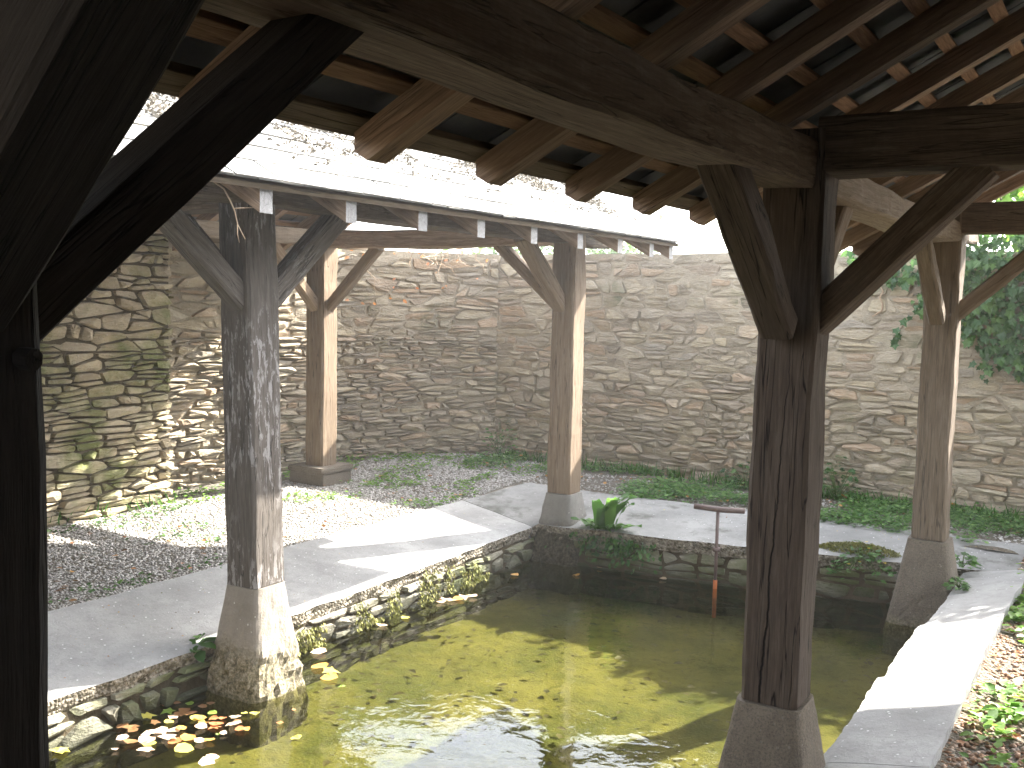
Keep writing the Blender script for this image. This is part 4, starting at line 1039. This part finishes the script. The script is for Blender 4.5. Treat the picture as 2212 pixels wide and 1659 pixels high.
# ---- trees beyond the walls
def tree(x, y, zb, h, cr, label, seed, nb=9):
    rd = random.Random(seed); root = tag(empty('leafy_tree', (x, y, zb)), label, 'tree', 'trees beyond the walls')
    tube('trunk', [(x, y, zb), (x+.1, y, zb+h*.3), (x, y+.1, zb+h*.62)], h*.045, BARK, root, r1=h*.02, sides=8)
    P = []; D = []; Nn = []; S = []
    for k in range(nb):
        a = rd.uniform(0, 6.28); q = rd.uniform(.2, .8)*cr; c = (x+math.cos(a)*q, y+math.sin(a)*q, zb+h*rd.uniform(.5, .9))
        tube('limb', [(x, y, zb+h*.45), ((x+c[0])/2, (y+c[1])/2, zb+h*.6), c], h*.014, BARK, root, r1=h*.004, sides=5)
        leafball(P, c, cr*rd.uniform(.3, .5), 420, D, Nn, S, .13, .75)
    lv = leaves('crown', P, D, Nn, S, 'bit', LEAF_TREE, root); lv['kind'] = 'stuff'
tree(-10.6, 8.5, -.2, 4.0, 1.5, 'green tree top showing under the far roof beam, above the slim post', 2)
tree(-8.6, 12.5, -.6, 4.0, 1.5, 'hazy green tree top left of the far corner post', 3)
tree(-7.4, 13.5, -.6, 4.1, 1.5, 'green tree top just left of the far corner post', 4)
tree(-6.0, 20.5, -1.2, 4.9, 1.5, 'pale round tree top above the middle of the long wall', 5)
tree(-12.5, 10.5, -.6, 4.0, 1.5, 'tree top glimpsed between the slates and the cross beam', 6)
tree(3.2, 6.9, .2, 3.4, 1.2, 'leafy tree behind the wall beyond the ivy, out at the right', 7)

# ---- iron valve key standing in the water
vk = tag(empty('valve_key', (-1.318, 3.0, 0)), 'rusty iron T-handled valve key standing in the water at the far side', 'valve key')
tube('handle', [(-1.478, 2.985, .612), (-1.38, 2.99, .611), (-1.318, 3.0, .608), (-1.25, 3.0, .611), (-1.14, 3.01, .618)], .019, IRON, vk, sides=12)
tube('rod', [(-1.318, 3.0, .11), (-1.318, 3.0, .3), (-1.318, 3.0, .6)], .0115, IRON, vk, sides=10)
tube('rod_tip', [(-1.318, 3.0, -.27), (-1.318, 3.0, .13)], .0145, RUST, vk, sides=10)
tube('guide_ring', [(-1.318, 3.0, .325), (-1.318, 3.0, .35)], .026, IRON, vk, sides=10)
# ---- twig dangling from the eave
tw = tag(empty('twig', (-2.0, -.74, 2.40)), 'thin forked twig dangling from the slate eave at the left', 'twig')
tube('branch', [(-2.06, -.76, 2.42), (-2.0, -.72, 2.37), (-1.99, -.70, 2.33), (-1.99, -.675, 2.29), (-1.99, -.66, 2.24), (-1.985, -.625, 2.185)], .004, TWIG, tw, r1=.0018, sides=5)
tube('fork', [(-1.99, -.675, 2.30), (-1.98, -.64, 2.305), (-1.975, -.59, 2.31)], .003, TWIG, tw, r1=.0015, sides=5)
tube('fork', [(-1.99, -.66, 2.24), (-1.985, -.665, 2.20), (-1.985, -.655, 2.17)], .0025, TWIG, tw, r1=.0012, sides=5)


# ---- thin volume added to imitate veiling lens glare
m, nt = newmat('glare_veil_volume'); g = N(nt); v_ = g.n('VolumePrincipled'); v_.inputs['Density'].default_value = .0036; v_.inputs['Color'].default_value = (1, 1, 1, 1); v_.inputs['Anisotropy'].default_value = .45
o_ = g.n('OutputMaterial'); g.l(v_.outputs[0], o_.inputs[1])
bm = bmesh.new(); bmesh.ops.create_cube(bm, size=1)
for v in bm.verts: v.co = Vector((v.co.x*126, v.co.y*126, 2.0+v.co.z*7.0))
o = bm_obj('glare_veil', bm, m); o['kind'] = 'stuff'; o['label'] = 'thin added veil of air imitating lens glare'
